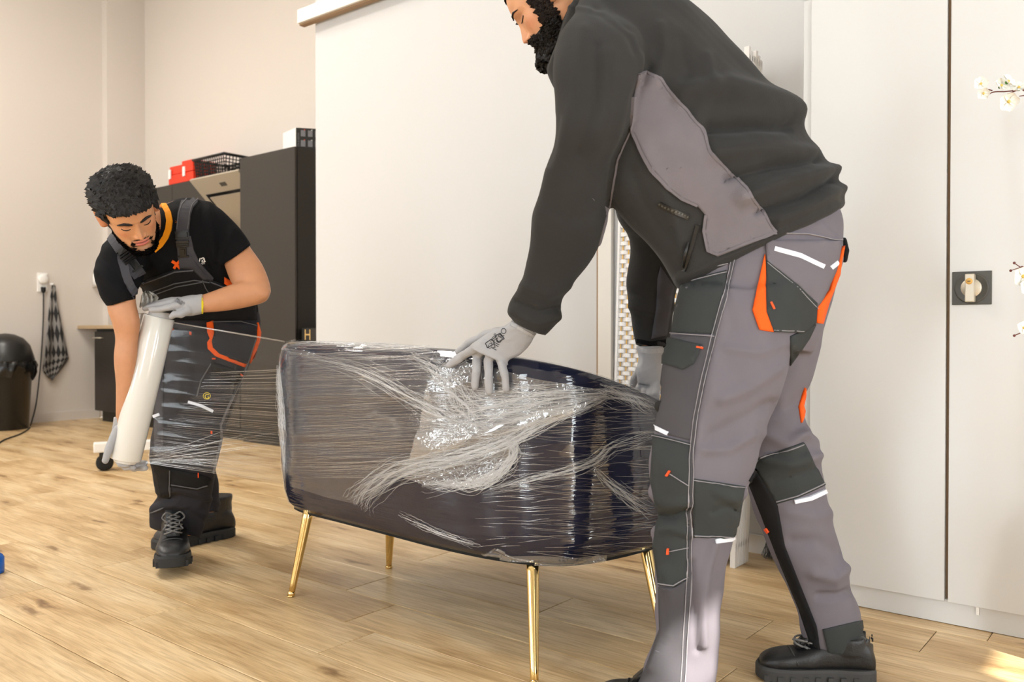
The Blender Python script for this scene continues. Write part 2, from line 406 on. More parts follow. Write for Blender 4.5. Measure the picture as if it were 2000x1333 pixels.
# ================================================================== THE ROOM
def wood_mat():
    m, nt, bs = new_mat('oak_plank')
    geo = nt.nodes.new('ShaderNodeNewGeometry'); oi = nt.nodes.new('ShaderNodeObjectInfo')
    mp = nt.nodes.new('ShaderNodeMapping'); mp.vector_type = 'POINT'; mp.inputs['Rotation'].default_value = (0, 0, -ROOMANG)
    nt.links.new(geo.outputs['Position'], mp.inputs['Vector'])
    off = nt.nodes.new('ShaderNodeVectorMath'); off.operation = 'MULTIPLY_ADD'
    comb = nt.nodes.new('ShaderNodeCombineXYZ')
    for i in range(3): nt.links.new(oi.outputs['Random'], comb.inputs[i])
    off.inputs[1].default_value = (37.0, 53.0, 19.0)
    nt.links.new(comb.outputs[0], off.inputs[0]); nt.links.new(mp.outputs[0], off.inputs[2])
    def noise(sc, scale, det, dist=0.0, rough=0.55):
        mm = nt.nodes.new('ShaderNodeMapping'); mm.inputs['Scale'].default_value = sc
        nt.links.new(off.outputs[0], mm.inputs['Vector'])
        nz = nt.nodes.new('ShaderNodeTexNoise'); nz.inputs['Scale'].default_value = scale; nz.inputs['Detail'].default_value = det
        nz.inputs['Distortion'].default_value = dist; nz.inputs['Roughness'].default_value = rough
        nt.links.new(mm.outputs[0], nz.inputs['Vector']); return nz
    big = noise((1.1, 5.0, 1), 1.6, 3, 0.6)
    grain = noise((2.2, 42.0, 1), 2.2, 5, 1.2)
    fine = noise((6.0, 220.0, 1), 1.5, 3, 0.3)
    ramp = nt.nodes.new('ShaderNodeValToRGB'); cr = ramp.color_ramp
    cr.elements[0].position = 0.30; cr.elements[0].color = srgb(192, 158, 112)
    cr.elements[1].position = 0.70; cr.elements[1].color = srgb(236, 211, 170)
    e = cr.elements.new(0.5); e.color = srgb(222, 192, 146)
    nt.links.new(big.outputs['Fac'], ramp.inputs['Fac'])
    def mixc(a, b, fac, mode='MULTIPLY'):
        mx = nt.nodes.new('ShaderNodeMix'); mx.data_type = 'RGBA'; mx.blend_type = mode
        if isinstance(fac, float): mx.inputs[0].default_value = fac
        else: nt.links.new(fac, mx.inputs[0])
        nt.links.new(a, mx.inputs[6])
        if isinstance(b, tuple): mx.inputs[7].default_value = b
        else: nt.links.new(b, mx.inputs[7])
        return mx.outputs[2]
    def ramp2(src, p0, c0, p1, c1):
        r = nt.nodes.new('ShaderNodeValToRGB'); r.color_ramp.elements[0].position = p0; r.color_ramp.elements[0].color = c0
        r.color_ramp.elements[1].position = p1; r.color_ramp.elements[1].color = c1; nt.links.new(src, r.inputs['Fac']); return r.outputs['Color']
    g1 = ramp2(grain.outputs['Fac'], 0.35, (0.66, 0.60, 0.52, 1), 0.58, (1, 1, 1, 1))
    col = mixc(ramp.outputs['Color'], g1, 0.75)
    g2 = ramp2(fine.outputs['Fac'], 0.35, (0.86, 0.83, 0.8, 1), 0.6, (1, 1, 1, 1))
    col = mixc(col, g2, 0.6)
    # knots
    mk = nt.nodes.new('ShaderNodeMapping'); mk.inputs['Scale'].default_value = (0.75, 3.0, 1); nt.links.new(off.outputs[0], mk.inputs['Vector'])
    dist = nt.nodes.new('ShaderNodeVectorMath'); dist.operation = 'ADD'
    vo = nt.nodes.new('ShaderNodeTexVoronoi'); vo.voronoi_dimensions = '2D'; vo.inputs['Scale'].default_value = 1.5
    wob = noise((6, 14, 1), 2.0, 2)
    sc = nt.nodes.new('ShaderNodeVectorMath'); sc.operation = 'SCALE'; sc.inputs[3].default_value = 0.16
    nt.links.new(wob.outputs['Color'], sc.inputs[0]); nt.links.new(mk.outputs[0], dist.inputs[0]); nt.links.new(sc.outputs[0], dist.inputs[1])
    nt.links.new(dist.outputs[0], vo.inputs['Vector'])
    k1 = ramp2(vo.outputs['Distance'], 0.02, (0.34, 0.27, 0.22, 1), 0.09, (1, 1, 1, 1))
    k2 = ramp2(vo.outputs['Distance'], 0.04, (0.80, 0.72, 0.62, 1), 0.26, (1, 1, 1, 1))
    col = mixc(col, k1, 0.8); col = mixc(col, k2, 0.8)
    pv = nt.nodes.new('ShaderNodeMapRange'); pv.inputs[3].default_value = 0.93; pv.inputs[4].default_value = 1.06
    nt.links.new(oi.outputs['Random'], pv.inputs[0])
    hs = nt.nodes.new('ShaderNodeHueSaturation'); nt.links.new(pv.outputs[0], hs.inputs['Value']); nt.links.new(col, hs.inputs['Color'])
    nt.links.new(hs.outputs[0], bs.inputs['Base Color'])
    bs.inputs['Roughness'].default_value = 0.36; bs.inputs['Specular IOR Level'].default_value = 0.4
    bp = nt.nodes.new('ShaderNodeBump'); bp.inputs['Strength'].default_value = 0.12; bp.inputs['Distance'].default_value = 0.002
    nt.links.new(fine.outputs['Fac'], bp.inputs['Height']); nt.links.new(bp.outputs[0], bs.inputs['Normal'])
    return m
M['oak'] = wood_mat()
M['groove'] = mat('plank_groove', (78, 58, 38), 0.9)
floor = struct(rbox('floor', LEFT_R, RIGHT_R, REAR_D, 5.6, -0.12, -0.0035, M['groove']), 'light oak plank floor')
PW = 0.2035; PL = 1.285
def plank(r0, r1, d0, d1):
    g = 0.0011; c = 0.0018
    a = [(r0 + g, d0 + g, -0.012), (r1 - g, d0 + g, -0.012), (r1 - g, d1 - g, -0.012), (r0 + g, d1 - g, -0.012)]
    b = [(x, y, -0.0012) for x, y, z in a]
    t = [(r0 + g + c, d0 + g + c, 0), (r1 - g - c, d0 + g + c, 0), (r1 - g - c, d1 - g - c, 0), (r0 + g + c, d1 - g - c, 0)]
    mb = MB(); mb.loft([[rT(p) for p in q] for q in (a, b, t)], True)
    return mb.build('plank', M['oak'], floor, smooth=False)
JOINT = {0: -1.948, 4: -0.565, -1: -3.1, 1: -0.9, 2: -1.55, 3: -2.25, -2: -2.45, -3: -1.7}
for k in range(-24, 14):
    d0 = 1.63 + PW * k; d1 = d0 + PW
    j = JOINT.get(k, -0.2 - ((k * 0.437) % 1.0) * PL)
    rr = j - PL * 12
    rmax = -3.95 if d0 > 3.2 else RIGHT_R
    if k < -7: continue
    while rr < rmax:
        a = max(rr, LEFT_R); b = min(rr + PL, rmax)
        if b - a > 0.05: plank(a, b, d0, d1)
        rr += PL
# the floor behind the camera: the same planks, as one piece
mbp = MB()
for k in range(-25, -7):
    d0 = 1.63 + PW * k
    mbp.box((LEFT_R, d0 + 0.001, -0.012), (RIGHT_R, d0 + PW - 0.001, 0.0), rT)
mbp.build('floor_remainder', M['oak'], floor, smooth=False)['kind'] = 'stuff'

def wall_with_holes(name, u0, u1, z0, z1, t0, t1, holes, material, along):
    """box wall with rectangular openings; along 'r' (fixed d) or 'd' (fixed r)"""
    us = sorted({u0, u1, *[h[0] for h in holes], *[h[1] for h in holes]}); zs = sorted({z0, z1, *[h[2] for h in holes], *[h[3] for h in holes]})
    mb = MB()
    for i in range(len(us) - 1):
        for j in range(len(zs) - 1):
            uc = (us[i] + us[i + 1]) / 2; zc = (zs[j] + zs[j + 1]) / 2
            if any(h[0] < uc < h[1] and h[2] < zc < h[3] for h in holes): continue
            if along == 'r': mb.box((us[i], t0, zs[j]), (us[i + 1], t1, zs[j + 1]), rT)
            else: mb.box((t0, us[i], zs[j]), (t1, us[i + 1], zs[j + 1]), rT)
    return struct(mb.build(name, material, None, smooth=False))
PD = 3.15; PEND = -4.02
struct(rbox('wall_partition', PEND, RIGHT_R, PD + 0.005, PD + 0.14, 0, CEIL, M['panel']), 'cream painted partition wall')
struct(rbox('wall_left', LEFT_R - 0.15, LEFT_R, REAR_D - 0.15, 5.6, 0, CEIL, M['wall_k']))
struct(rbox('wall_kitchen', LEFT_R, PEND + 0.6, 4.42, 4.57, 0, CEIL, M['wall_k']))
struct(rbox('wall_kitchen_return', PEND + 0.02, PEND + 0.16, PD + 0.14, 4.42, 0, CEIL, M['wall_k']))
wall_with_holes('wall_rear', LEFT_R, RIGHT_R, 0, CEIL, REAR_D - 0.15, REAR_D, REAR_WIN, M['wall'], 'r')
SUNSLIT = [(0.42, 0.62, 2.74, 3.04)]   # high opening added to throw a beam of sun onto the near calf
wall_with_holes('wall_right', REAR_D - 0.15, PD, 0, CEIL, RIGHT_R, RIGHT_R + 0.15, RIGHT_WIN + SUNSLIT, M['wall'], 'd')
struct(rbox('ceiling', LEFT_R - 0.15, RIGHT_R + 0.15, REAR_D - 0.15, 5.6, CEIL, CEIL + 0.12, M['ceil']))
# corner boxing of the kitchen wall
struct(rbox('trim_1', LEFT_R, LEFT_R + 0.10, 4.03, 4.42, 0, CEIL, M['wall_k']), 'boxed-in corner of the kitchen wall')
for i, (a, b, z0, z1) in enumerate(REAR_WIN):
    mb = MB(); w = 0.06
    for (p, q, y, z) in ((a, a + w, z0, z1), (b - w, b, z0, z1), (a, a + 0.01, z0, z1), (a, b, z0, z0 + w), (a, b, z1 - w, z1)):
        mb.box((p, REAR_D - 0.11, y), (q, REAR_D - 0.05, z), rT)
    struct(mb.build('window_%d' % (i + 1), M['trimw'], None, False))
for i, (a, b, z0, z1) in enumerate(RIGHT_WIN):
    mb = MB(); w = 0.06
    for (p, q, y, z) in ((a, a + w, z0, z1), (b - w, b, z0, z1), (a, a + 0.01, z0, z1), (a, b, z0, z0 + w), (a, b, z1 - w, z1)):
        mb.box((RIGHT_R + 0.05, p, y), (RIGHT_R + 0.11, q, z), rT)
    struct(mb.build('window_%d' % (i + 4), M['trimw'], None, False))
# fill lamps added out of view on the ceiling to brighten the kitchen end
for lr, ld, nm in ((-6.6, 1.6, 'added unseen fill lamp panel nearer the kitchen units'), (-4.6, 0.6, 'added unseen fill lamp panel nearer the middle of the room')):
    cl = empty('added_fill_lamp', R3(lr, ld, CEIL - 0.06), nm, 'added fill lamp')
    rbox('fill_lamp_frame', lr - 0.62, lr + 0.62, ld - 0.32, ld + 0.32, CEIL - 0.05, CEIL - 0.001, M['trimw'], cl)
    dm = bpy.data.materials.new('fill_lamp_diffuser'); dm.use_nodes = True; e_ = dm.node_tree.nodes['Principled BSDF']; e_.inputs['Emission Color'].default_value = (1, .95, .86, 1); e_.inputs['Emission Strength'].default_value = 2.5
    rbox('fill_lamp_diffuser', lr - 0.60, lr + 0.60, ld - 0.30, ld + 0.30, CEIL - 0.058, CEIL - 0.05, dm, cl)
    L = bpy.data.lights.new('fill_lamp_light', 'AREA'); L.shape = 'RECTANGLE'; L.size = 1.2; L.size_y = 0.6; L.energy = 70; L.color = (1, .95, .88)
    lo = bpy.data.objects.new('fill_lamp_light', L); COL.objects.link(lo); lo.location = R3(lr, ld, CEIL - 0.07); lo.rotation_euler = (0, 0, ROOMANG)
# baseboards
struct(rbox('baseboard_left', LEFT_R, LEFT_R + 0.014, REAR_D, 3.98, 0, 0.085, M['wall_k']))
struct(rbox('baseboard_partition', PEND, -0.98, PD - 0.013, PD, 0, 0.07, M['trimw']))
# rail on the partition, jutting past its edge
rail = rbox('wall_rail', PEND - 0.075, RIGHT_R, PD - 0.07, PD, 2.665, 2.745, M['trimw'], None, 0.004)
tag(rail, 'long cream rail fixed high across the partition wall', 'rail')
rbox('rail_channel', PEND - 0.072, RIGHT_R - 0.01, PD - 0.055, PD - 0.02, 2.655, 2.667, M['cabdark'], rail)
# door-frame strip with seam next to the woven screen
dr = rbox('trim_2', -2.035, -1.965, PD - 0.022, PD, 0, CEIL - 0.01, M['trimw'], None, 0.004); struct(dr, 'cream vertical cover strip on the partition')
rbox('seam', -2.047, -2.037, PD - 0.012, PD + 0.001, 0, CEIL - 0.01, M['cabdark'], dr)

# ================================================================== WHITE STORAGE CABINET (right)
CD = 2.73; cr0, cr1 = -0.985, -0.125
cabt = empty('storage_cabinet', R3(-0.555, CD + 0.2, 0), 'tall white two-door storage cabinet with dark turn lock', 'cabinet')
mb = MB()
mb.box((cr0, CD, 0.0), (cr0 + 0.024, CD + 0.42, 1.95), rT).box((cr1 - 0.024, CD, 0.0), (cr1, CD + 0.42, 1.95), rT)
mb.box((cr0, CD, 1.928), (cr1, CD + 0.42, 1.95), rT).box((cr0 + 0.02, CD + 0.40, 0), (cr1 - 0.02, CD + 0.42, 1.95), rT)
mb.box((cr0 + 0.02, CD + 0.02, 0.07), (cr1 - 0.02, CD + 0.42, 0.09), rT)
mb.build('carcass', M['cab'], cabt, False)
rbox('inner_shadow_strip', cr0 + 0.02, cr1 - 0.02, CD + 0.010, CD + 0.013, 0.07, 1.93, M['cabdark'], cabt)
rbox('plinth', cr0, cr1, CD - 0.002, CD + 0.02, 0.002, 0.072, M['cab'], cabt)
mid = -0.556
dA = rbox('door', cr0 + 0.028, mid - 0.005, CD - 0.012, CD + 0.008, 0.068, 1.922, M['cab'], cabt, 0.0015)
dB = rbox('door', mid + 0.005, cr1 - 0.006, CD - 0.012, CD + 0.008, 0.068, 1.922, M['cab'], cabt, 0.0015)
rbox('door_peg', -0.478, -0.470, CD - 0.010, CD - 0.004, 0.046, 0.07, M['white'], cabt)
# lock
lc = (-0.493, CD - 0.012, 0.985)
pl = MB().box((lc[0] - 0.051, lc[1] - 0.004, lc[2] - 0.048), (lc[0] + 0.051, lc[1], lc[2] + 0.048), rT, bevel=0.0018).build('lock_plate', M['dkgrey'], dB, False)
nrm = R3(0, -1)
MB().lathe([(0.0445, 0.0), (0.0445, 0.0028), (0.040, 0.0012), (0.0, 0.0012)], R3(lc[0], lc[1] - 0.004, lc[2]), nrm, 40).build('lock_recess', M['dkgrey'], dB)
MB().lathe([(0.027, 0), (0.027, 0.008), (0.025, 0.010), (0, 0.010)], R3(lc[0], lc[1] - 0.005, lc[2]), nrm, 32).build('lock_rosette', M['steel'], dB)
MB().box((lc[0] - 0.0125, lc[1] - 0.034, lc[2] - 0.041), (lc[0] + 0.0125, lc[1] - 0.012, lc[2] + 0.039), rT, bevel=0.003).build('turn_knob', M['steel'], dB, False)
MB().lathe([(0.009, 0), (0.009, 0.0015), (0, 0.0015)], R3(lc[0] - 0.001, lc[1] - 0.034, lc[2] + 0.018), nrm, 20).build('key_cylinder', M['cord'], dB)
MB().box((lc[0] - 0.005, lc[1] - 0.0362, lc[2] + 0.0168), (lc[0] + 0.003, lc[1] - 0.0352, lc[2] + 0.0192), rT).build('keyhole', M['black'], dB, False)

# ================================================================== FOLDED WOVEN SCREEN
SD = 2.885; sr1 = -1.285; SW = 0.53; SH = 1.88
scr = empty('folding_screen', R3(sr1 - 0.25, SD + 0.06, 0), 'white woven folding screen, folded flat against the partition', 'room divider')
def sT(p):  # slight lean to the right
    r, d, z = p; return R3(r + 0.026 * z, d, z)
NP = 6; PT = 0.021
strip_rows = 98; zs0 = 0.10; dz = (SH - 0.14) / strip_rows
cols = 19; cw = (SW - 0.03) / cols
for i in range(NP):
    d0 = SD + i * PT
    fr = MB(); w = 0.02
    for r_, w in ((sr1 - SW, 0.009), (sr1 - 0.02, 0.02)): fr.box((r_, d0, 0.0), (r_ + w, d0 + PT - 0.004, SH - (0.012 * (i % 3))), sT, bevel=0.002)
    fr.box((sr1 - SW, d0 + 0.003, 0.07), (sr1, d0 + PT - 0.006, 0.09), sT).box((sr1 - SW, d0 + 0.003, SH - 0.05), (sr1, d0 + PT - 0.006, SH - 0.03), sT)
    pnl = fr.build('panel', M['weave'], scr, False)
    if i:
        MB().box((sr1 - SW + 0.02, d0 + 0.006, 0.09), (sr1 - 0.02, d0 + PT - 0.010, SH - 0.05), sT).build('weave_sheet', M['weave'], pnl, False)
    for hz in (0.33, 1.0, 1.6):
        if i % 2 == 0 and i < 5:
            mb = MB().box((sr1 - 0.0005, d0 + 0.008, hz - 0.024), (sr1 + 0.003, d0 + PT + 0.010, hz + 0.024), sT)
            mb.tube([sT((sr1 + 0.004, d0 + PT - 0.002, hz - 0.025)), sT((sr1 + 0.004, d0 + PT - 0.002, hz + 0.025))], 0.0035, 8)
            mb.build('hinge', M['brass'], pnl, False)
    if i == 0: first = pnl
for ph in range(2):
    v = []; f = []
    for c in range(cols + 1):
        for s in range(4):
            if c == cols and s: break
            x = sr1 - SW + 0.008 + (c + s / 4) * cw; bul = math.sin((c + s / 4 + ph) * math.pi) * 0.006
            y = SD + 0.008 - bul
            for (zz, dd) in ((0.0005, 0.0012), (dz - 0.001, 0.0012), (dz - 0.001, 0.0034), (0.0005, 0.0034)): v.append((x, y + dd - 0.002, zz))
    n = len(v) // 4
    for k in range(n - 1):
        for q in range(4): f.append((k * 4 + q, k * 4 + (q + 1) % 4, k * 4 + 4 + (q + 1) % 4, k * 4 + 4 + q))
    me = bpy.data.meshes.new('woven_strip')
    me.from_pydata([tuple(R3(*p)) for p in v], [], f); me.materials.append(M['weave']); me.update()
    for row in range(ph, strip_rows, 2):
        z = zs0 + row * dz; o = bpy.data.objects.new('woven_strip', me); COL.objects.link(o)
        o.parent = first; o.matrix_parent_inverse = Matrix.Identity(4); o.location = R3(0.026 * z, 0, z)
for c in range(cols):
    x = sr1 - SW + 0.008 + (c + 0.5) * cw
    MB().tube([sT((x, SD + 0.008, 0.08)), sT((x, SD + 0.008, SH - 0.03))], 0.0028, 6).build('cord', M['cord'], first)

# ================================================================== KITCHEN
KD = 3.80
tall = empty('tall_cabinet', R3(-5.43, KD + 0.3, 0), 'tall black kitchen cabinet beside the white partition', 'cabinet')
rbox('body', -5.775, -5.08, KD + 0.022, 4.41, 0.0, 2.208, M['kside'], tall)
rbox('door', -5.772, -5.083, KD, KD + 0.018, 0.10, 2.206, M['kdark'], tall, 0.002)
upp = empty('wall_cabinet', R3(-7.2, 4.2, 1.45), 'black wall cabinet holding the red organiser on top', 'cabinet')
rbox('body', -7.95, -6.49, 4.07, 4.41, 1.45, 2.198, M['kside'], upp)
for (a, b) in ((-7.945, -7.222), (-7.218, -6.495)): rbox('door', a, b, 4.05, 4.068, 1.452, 2.196, M['kdark'], upp, 0.002)
# extractor hood, tilted glass front
hood = empty('extractor_hood', R3(-6.13, 4.2, 1.55), 'steel extractor hood with tilted black-framed front', 'extractor hood')
def hT(a, t, off=0.0):  # a along r, t down the slanted front (0 top .. 1 bottom)
    d = 3.80 + 0.50 * t + off * 0.55; z = 2.12 - 0.50 * t - off * 0.6 * -1
    return R3(a, d, z)
def slab(name, a0, a1, t0, t1, o0, o1, m_, par):
    v = [hT(a, t, o) for o in (o0, o1) for (a, t) in ((a0, t0), (a1, t0), (a1, t1), (a0, t1))]
    return mesh_obj(name, v, [(0, 1, 2, 3), (7, 6, 5, 4), (0, 4, 5, 1), (1, 5, 6, 2), (2, 6, 7, 3), (3, 7, 4, 0)], m_, par, False)
slab('front_panel', -6.49, -5.79, 0.0, 0.95, -0.012, 0.012, M['steel'], hood)
slab('glass_frame', -6.42, -5.80, 0.22, 0.90, -0.018, -0.010, M['glassblk'], hood)
slab('glass_panel', -6.385, -5.80, 0.26, 0.84, -0.024, -0.016, M['steel'], hood)
MB().add([R3(a, d, z) for a in (-6.47, -5.80) for (d, z) in ((3.83, 2.10), (4.41, 2.10), (4.41, 1.55), (4.32, 1.58))], [(3, 2, 1, 0), (4, 5, 6, 7), (0, 1, 5, 4), (1, 2, 6, 5), (2, 3, 7, 6), (3, 0, 4, 7)]).build('hood_body', M['kside'], hood, False)
slab('brand_plate', -6.13, -6.05, 0.10, 0.15, -0.016, -0.010, M['dkgrey'], hood)
# base units under the worktop
wt = rbox('worktop', -8.495, -5.78, KD - 0.03, 4.41, 0.885, 0.92, M['counter'], None, 0.006); tag(wt, 'wood-look kitchen worktop running along the back wall', 'worktop')
lab = ['black base unit at the free end of the worktop', 'black base unit second from the free end of the worktop', 'black base unit in the middle of the worktop', 'black base unit beside the tall cabinet']
for i in range(4):
    a = -8.20 + i * 0.605; b = a + 0.60
    u = empty('base_unit', R3(a + 0.3, KD + 0.3, 0), lab[i], 'cabinet', 'black kitchen base units')
    mb = MB().box((a, KD + 0.022, 0.10), (b, 4.41, 0.884), rT).box((a + 0.03, KD + 0.06, 0.0), (b, 4.40, 0.10), rT); mb.build('body', M['kside'], u, False)
    dd = rbox('door', a + 0.002, b - 0.002, KD, KD + 0.018, 0.105, 0.86, M['kdark'], u, 0.002)
    MB().tube([R3(a + 0.02, KD - 0.028, 0.80), R3(a + 0.19, KD - 0.028, 0.80)], 0.006, 8).tube([R3(a + 0.03, KD + 0.002, 0.80), R3(a + 0.03, KD - 0.028, 0.80)], 0.004, 6).tube([R3(a + 0.18, KD + 0.002, 0.80), R3(a + 0.18, KD - 0.028, 0.80)], 0.004, 6).build('handle', M['steel'], dd)
cn = MB().lathe([(0.038, 0), (0.04, 0.004), (0.04, 0.125), (0.036, 0.13), (0.030, 0.124), (0.0, 0.122)], R3(-8.08, KD + 0.18, 0.921), seg=24).build('candle', M['candle']); tag(cn, 'thick cream candle standing on the worktop', 'candle')
MB().tube([R3(-8.08, KD + 0.18, 1.043), R3(-8.082, KD + 0.18, 1.056)], 0.0015, 5).build('wick', M['blackmat'], cn)
# red organiser with two white latches on the wall cabinet
zt = 2.198
red = empty('organiser_case', R3(-7.2, 4.15, zt), 'red plastic organiser case with two white latches', 'storage case')
rb0, rb1 = -7.30, -6.885
MB().box((rb0, 4.06, zt + 0.001), (rb1, 4.30, zt + 0.085), rT, bevel=0.008).build('lower_tray', M['red'], red, False)
MB().box((rb0 + 0.01, 4.065, zt + 0.088), (rb0 + 0.24, 4.295, zt + 0.165), rT, bevel=0.008).box((rb0 + 0.23, 4.058, zt + 0.088), (rb1, 4.298, zt + 0.19), rT, bevel=0.008).build('lid', M['red'], red, False)
for a in (rb0 + 0.02, rb0 + 0.26): MB().box((a, 4.046, zt + 0.05), (a + 0.035, 4.058, zt + 0.135), rT, bevel=0.003).build('latch', M['white'], red, False)
# mesh basket
bk = empty('mesh_basket', R3(-6.6, 4.2, zt), 'black perforated basket on the wall cabinet beside the hood', 'basket')
b0, b1, c0, c1 = -6.84, -6.40, 4.07, 4.36
mb = MB(); mb.box((b0, c0, zt + 0.001), (b1, c1, zt + 0.01), rT)
for h in range(6):
    z = zt + 0.02 + h * 0.028; g = h * 0.004
    ring = [(b0 - g, c0 - g), (b1 + g, c0 - g), (b1 + g, c1 + g), (b0 - g, c1 + g), (b0 - g, c0 - g)]
    for q in range(4): mb.tube([R3(*ring[q], z), R3(*ring[q + 1], z)], 0.0045, 4)
for s in range(15):
    t = s / 14
    for cc, sg in ((c0, -1), (c1, 1)): mb.tube([R3(b0 + (b1 - b0) * t, cc, zt + 0.005), R3(b0 + (b1 - b0) * t, cc + sg * 0.02, zt + 0.165)], 0.0045, 4)
for s in range(10):
    t = s / 9
    for cc, sg in ((b0, -1), (b1, 1)): mb.tube([R3(cc, c0 + (c1 - c0) * t, zt + 0.005), R3(cc + sg * 0.02, c0 + (c1 - c0) * t, zt + 0.165)], 0.0045, 4)
mb.build('mesh_sides', M['black'], bk, False)
mb = MB(); ring = [(b0 - 0.026, c0 - 0.026), (b1 + 0.026, c0 - 0.026), (b1 + 0.026, c1 + 0.026), (b0 - 0.026, c1 + 0.026), (b0 - 0.026, c0 - 0.026)]
for q in range(4): mb.tube([R3(*ring[q], zt + 0.17), R3(*ring[q + 1], zt + 0.17)], 0.010, 8)
mb.build('rim', M['black'], bk)
# carton on the tall cabinet
zc = 2.208; ang = math.radians(-2)
bxo = empty('appliance_carton', R3(-5.4, 3.98, zc), 'black and white appliance carton on top of the tall cabinet', 'box')
p0 = P(578, 270, 6.30); p0.z = zc
def cT(p):
    a, b, z = p; ax = Vector((0.965, 0.26, 0)); bx = Vector((-0.62, 0.785, 0)).normalized(); return Vector((p0.x, p0.y, 0)) + ax * a + bx * b + Vector((0, 0, zc + z))
cw_, cb, ch = 0.215, 0.23, 0.17
MB().box((-0.002, 0, 0.001), (cw_, cb, ch), cT).build('carton_body', M['white'], bxo, False)
MB().box((0, -0.003, 0.002), (cw_ + 0.001, 0.0005, ch - 0.001), cT).build('printed_front', M['kside'], bxo, False)
MB().box((cw_ - 0.0005, 0.0, 0.002), (cw_ + 0.004, cb, ch - 0.002), cT).build('kraft_end', mat('kraft_board', (176, 128, 66), 0.8), bxo, False)
for k in range(3):
    for q in range(2):
        z = 0.095 - q * 0.075
        MB().box((0.034 + k * 0.052, -0.005, z + 0.012), (0.066 + k * 0.052, -0.003, z + 0.058), cT).build('printed_picture', M['inkg'], bxo, False)
        MB().box((0.057 + k * 0.052, -0.006, z + 0.058), (0.063 + k * 0.052, -0.004, z + 0.064), cT).build('printed_dot', M['red'] if k == 0 else M['white'], bxo, False)
def flat_text(txt, T, size, name, m_, par, vert=False):
    cu = bpy.data.curves.new('t', 'FONT'); cu.body = txt; cu.size = size
    o = bpy.data.objects.new('t', cu); COL.objects.link(o); dg = bpy.context.evaluated_depsgraph_get(); dg.update()
    me = bpy.data.meshes.new_from_object(o.evaluated_get(dg)); bpy.data.objects.remove(o)
    V = [T(v.co.x, v.co.y) for v in me.vertices]; F = [list(p.vertices) for p in me.polygons]; bpy.data.meshes.remove(me)
    return mesh_obj(name, V, F, m_, par, False)
flat_text('SATIN', lambda x, y: cT((0.196 - y, -0.0045, 0.02 + x)), 0.030, 'carton_lettering', M['white'], bxo)
flat_text('VITA & NOVA', lambda x, y: cT((0.022 - y, -0.0045, 0.02 + x)), 0.018, 'carton_lettering', M['inkg'], bxo)
# black box with a gold letter in the gap below
gb = rbox('black_gift_box', -5.06, -4.72, 3.84, 4.10, 0.0, 0.885, M['kside']); tag(gb, 'black box marked with a gold letter H beside the tall cabinet', 'box')
flat_text('H', lambda x, y: R3(-5.03 + x, 3.838, 0.80 + y), 0.11, 'gold_letter', M['gold'], gb)
# socket, plug, cable, towel on the left wall
def lw(px, py):  # point on the left wall
    d = ray(px, py); n = R3(1, 0); t = (n.dot(R3(LEFT_R + 0.0, 0)) - 0) / n.dot(d) if True else 0
    t = (R3(LEFT_R, 0).dot(n) - CAM.dot(n)) / d.dot(n); return CAM + d * t
s0 = lw(82, 552); sd = s0.x * VX + s0.y * VY
so = empty('wall_socket', R3(LEFT_R, sd, s0.z - 0.06), 'white wall socket with a round cover above the black plug', 'socket')
MB().box((LEFT_R + 0.001, sd - 0.045, s0.z - 0.09), (LEFT_R + 0.012, sd + 0.045, s0.z + 0.09), rT, bevel=0.004).build('socket_plate', M['white'], so, False)
MB().lathe([(0.045, 0), (0.045, 0.02), (0.036, 0.028), (0, 0.028)], R3(LEFT_R + 0.012, sd, s0.z + 0.03), R3(1, 0), 28).build('round_cover', M['white'], so)
cbl = empty('power_cord', R3(LEFT_R + 0.3, sd - 0.3, 0), 'black power cord hanging from the wall socket to the floor', 'cord')
plg = lw(80, 566)
MB().lathe([(0.02, 0), (0.022, 0.01), (0.02, 0.04), (0.008, 0.055), (0, 0.056)], R3(LEFT_R + 0.03, sd, s0.z - 0.045), (0, 0, -1), 16).build('plug', M['blackmat'], cbl)
cp = [R3(LEFT_R + 0.03, sd, s0.z - 0.09)]
for (x, y, off) in ((82, 620, 0.03), (79, 680, 0.03), (74, 730, 0.04), (66, 790, 0.05)): 
    q = lw(x, y); cp.append(q + R3(off, 0))
for (x, y) in ((60, 830), (56, 838), (40, 848), (18, 856), (4, 862), (-20, 880)): cp.append(FL(x, y, 0.006))
cp = [Vector(c) for c in catmull(cp, 6)]
MB().tube(cp, 0.006, 8).build('cable', M['blackmat'], cbl)
def towel_mat():
    m, nt, bs = new_mat('checked_tea_towel'); at = nt.nodes.new('ShaderNodeAttribute'); at.attribute_name = 'cloth_uv'
    ck = nt.nodes.new('ShaderNodeTexChecker'); ck.inputs['Scale'].default_value = 1.0
    ck.inputs['Color1'].default_value = srgb(42, 41, 41); ck.inputs['Color2'].default_value = srgb(138, 134, 130)
    nt.links.new(at.outputs['Vector'], ck.inputs['Vector'])
    sx = nt.nodes.new('ShaderNodeSeparateXYZ'); nt.links.new(at.outputs['Vector'], sx.inputs[0])
    mx = nt.nodes.new('ShaderNodeMix'); mx.data_type = 'RGBA'; mx.inputs[7].default_value = srgb(88, 85, 83)
    nt.links.new(sx.outputs['Z'], mx.inputs[0]); nt.links.new(ck.outputs['Color'], mx.inputs[6])
    nt.links.new(mx.outputs[2], bs.inputs['Base Color']); bs.inputs['Roughness'].default_value = 0.95
    return m
tw = empty('tea_towel', lw(104, 735), 'black and grey checked tea towel hanging by the socket', 'towel')
V = []; UVs = []; F = []; nu, nv = 26, 44
outl = [(97, 558, 104, 558), (93, 590, 108, 590), (88, 640, 118, 640), (84, 690, 129, 690), (80, 722, 131, 702), (88, 735, 118, 722), (99, 743, 101, 742)]
rows = catmull(outl, 8)
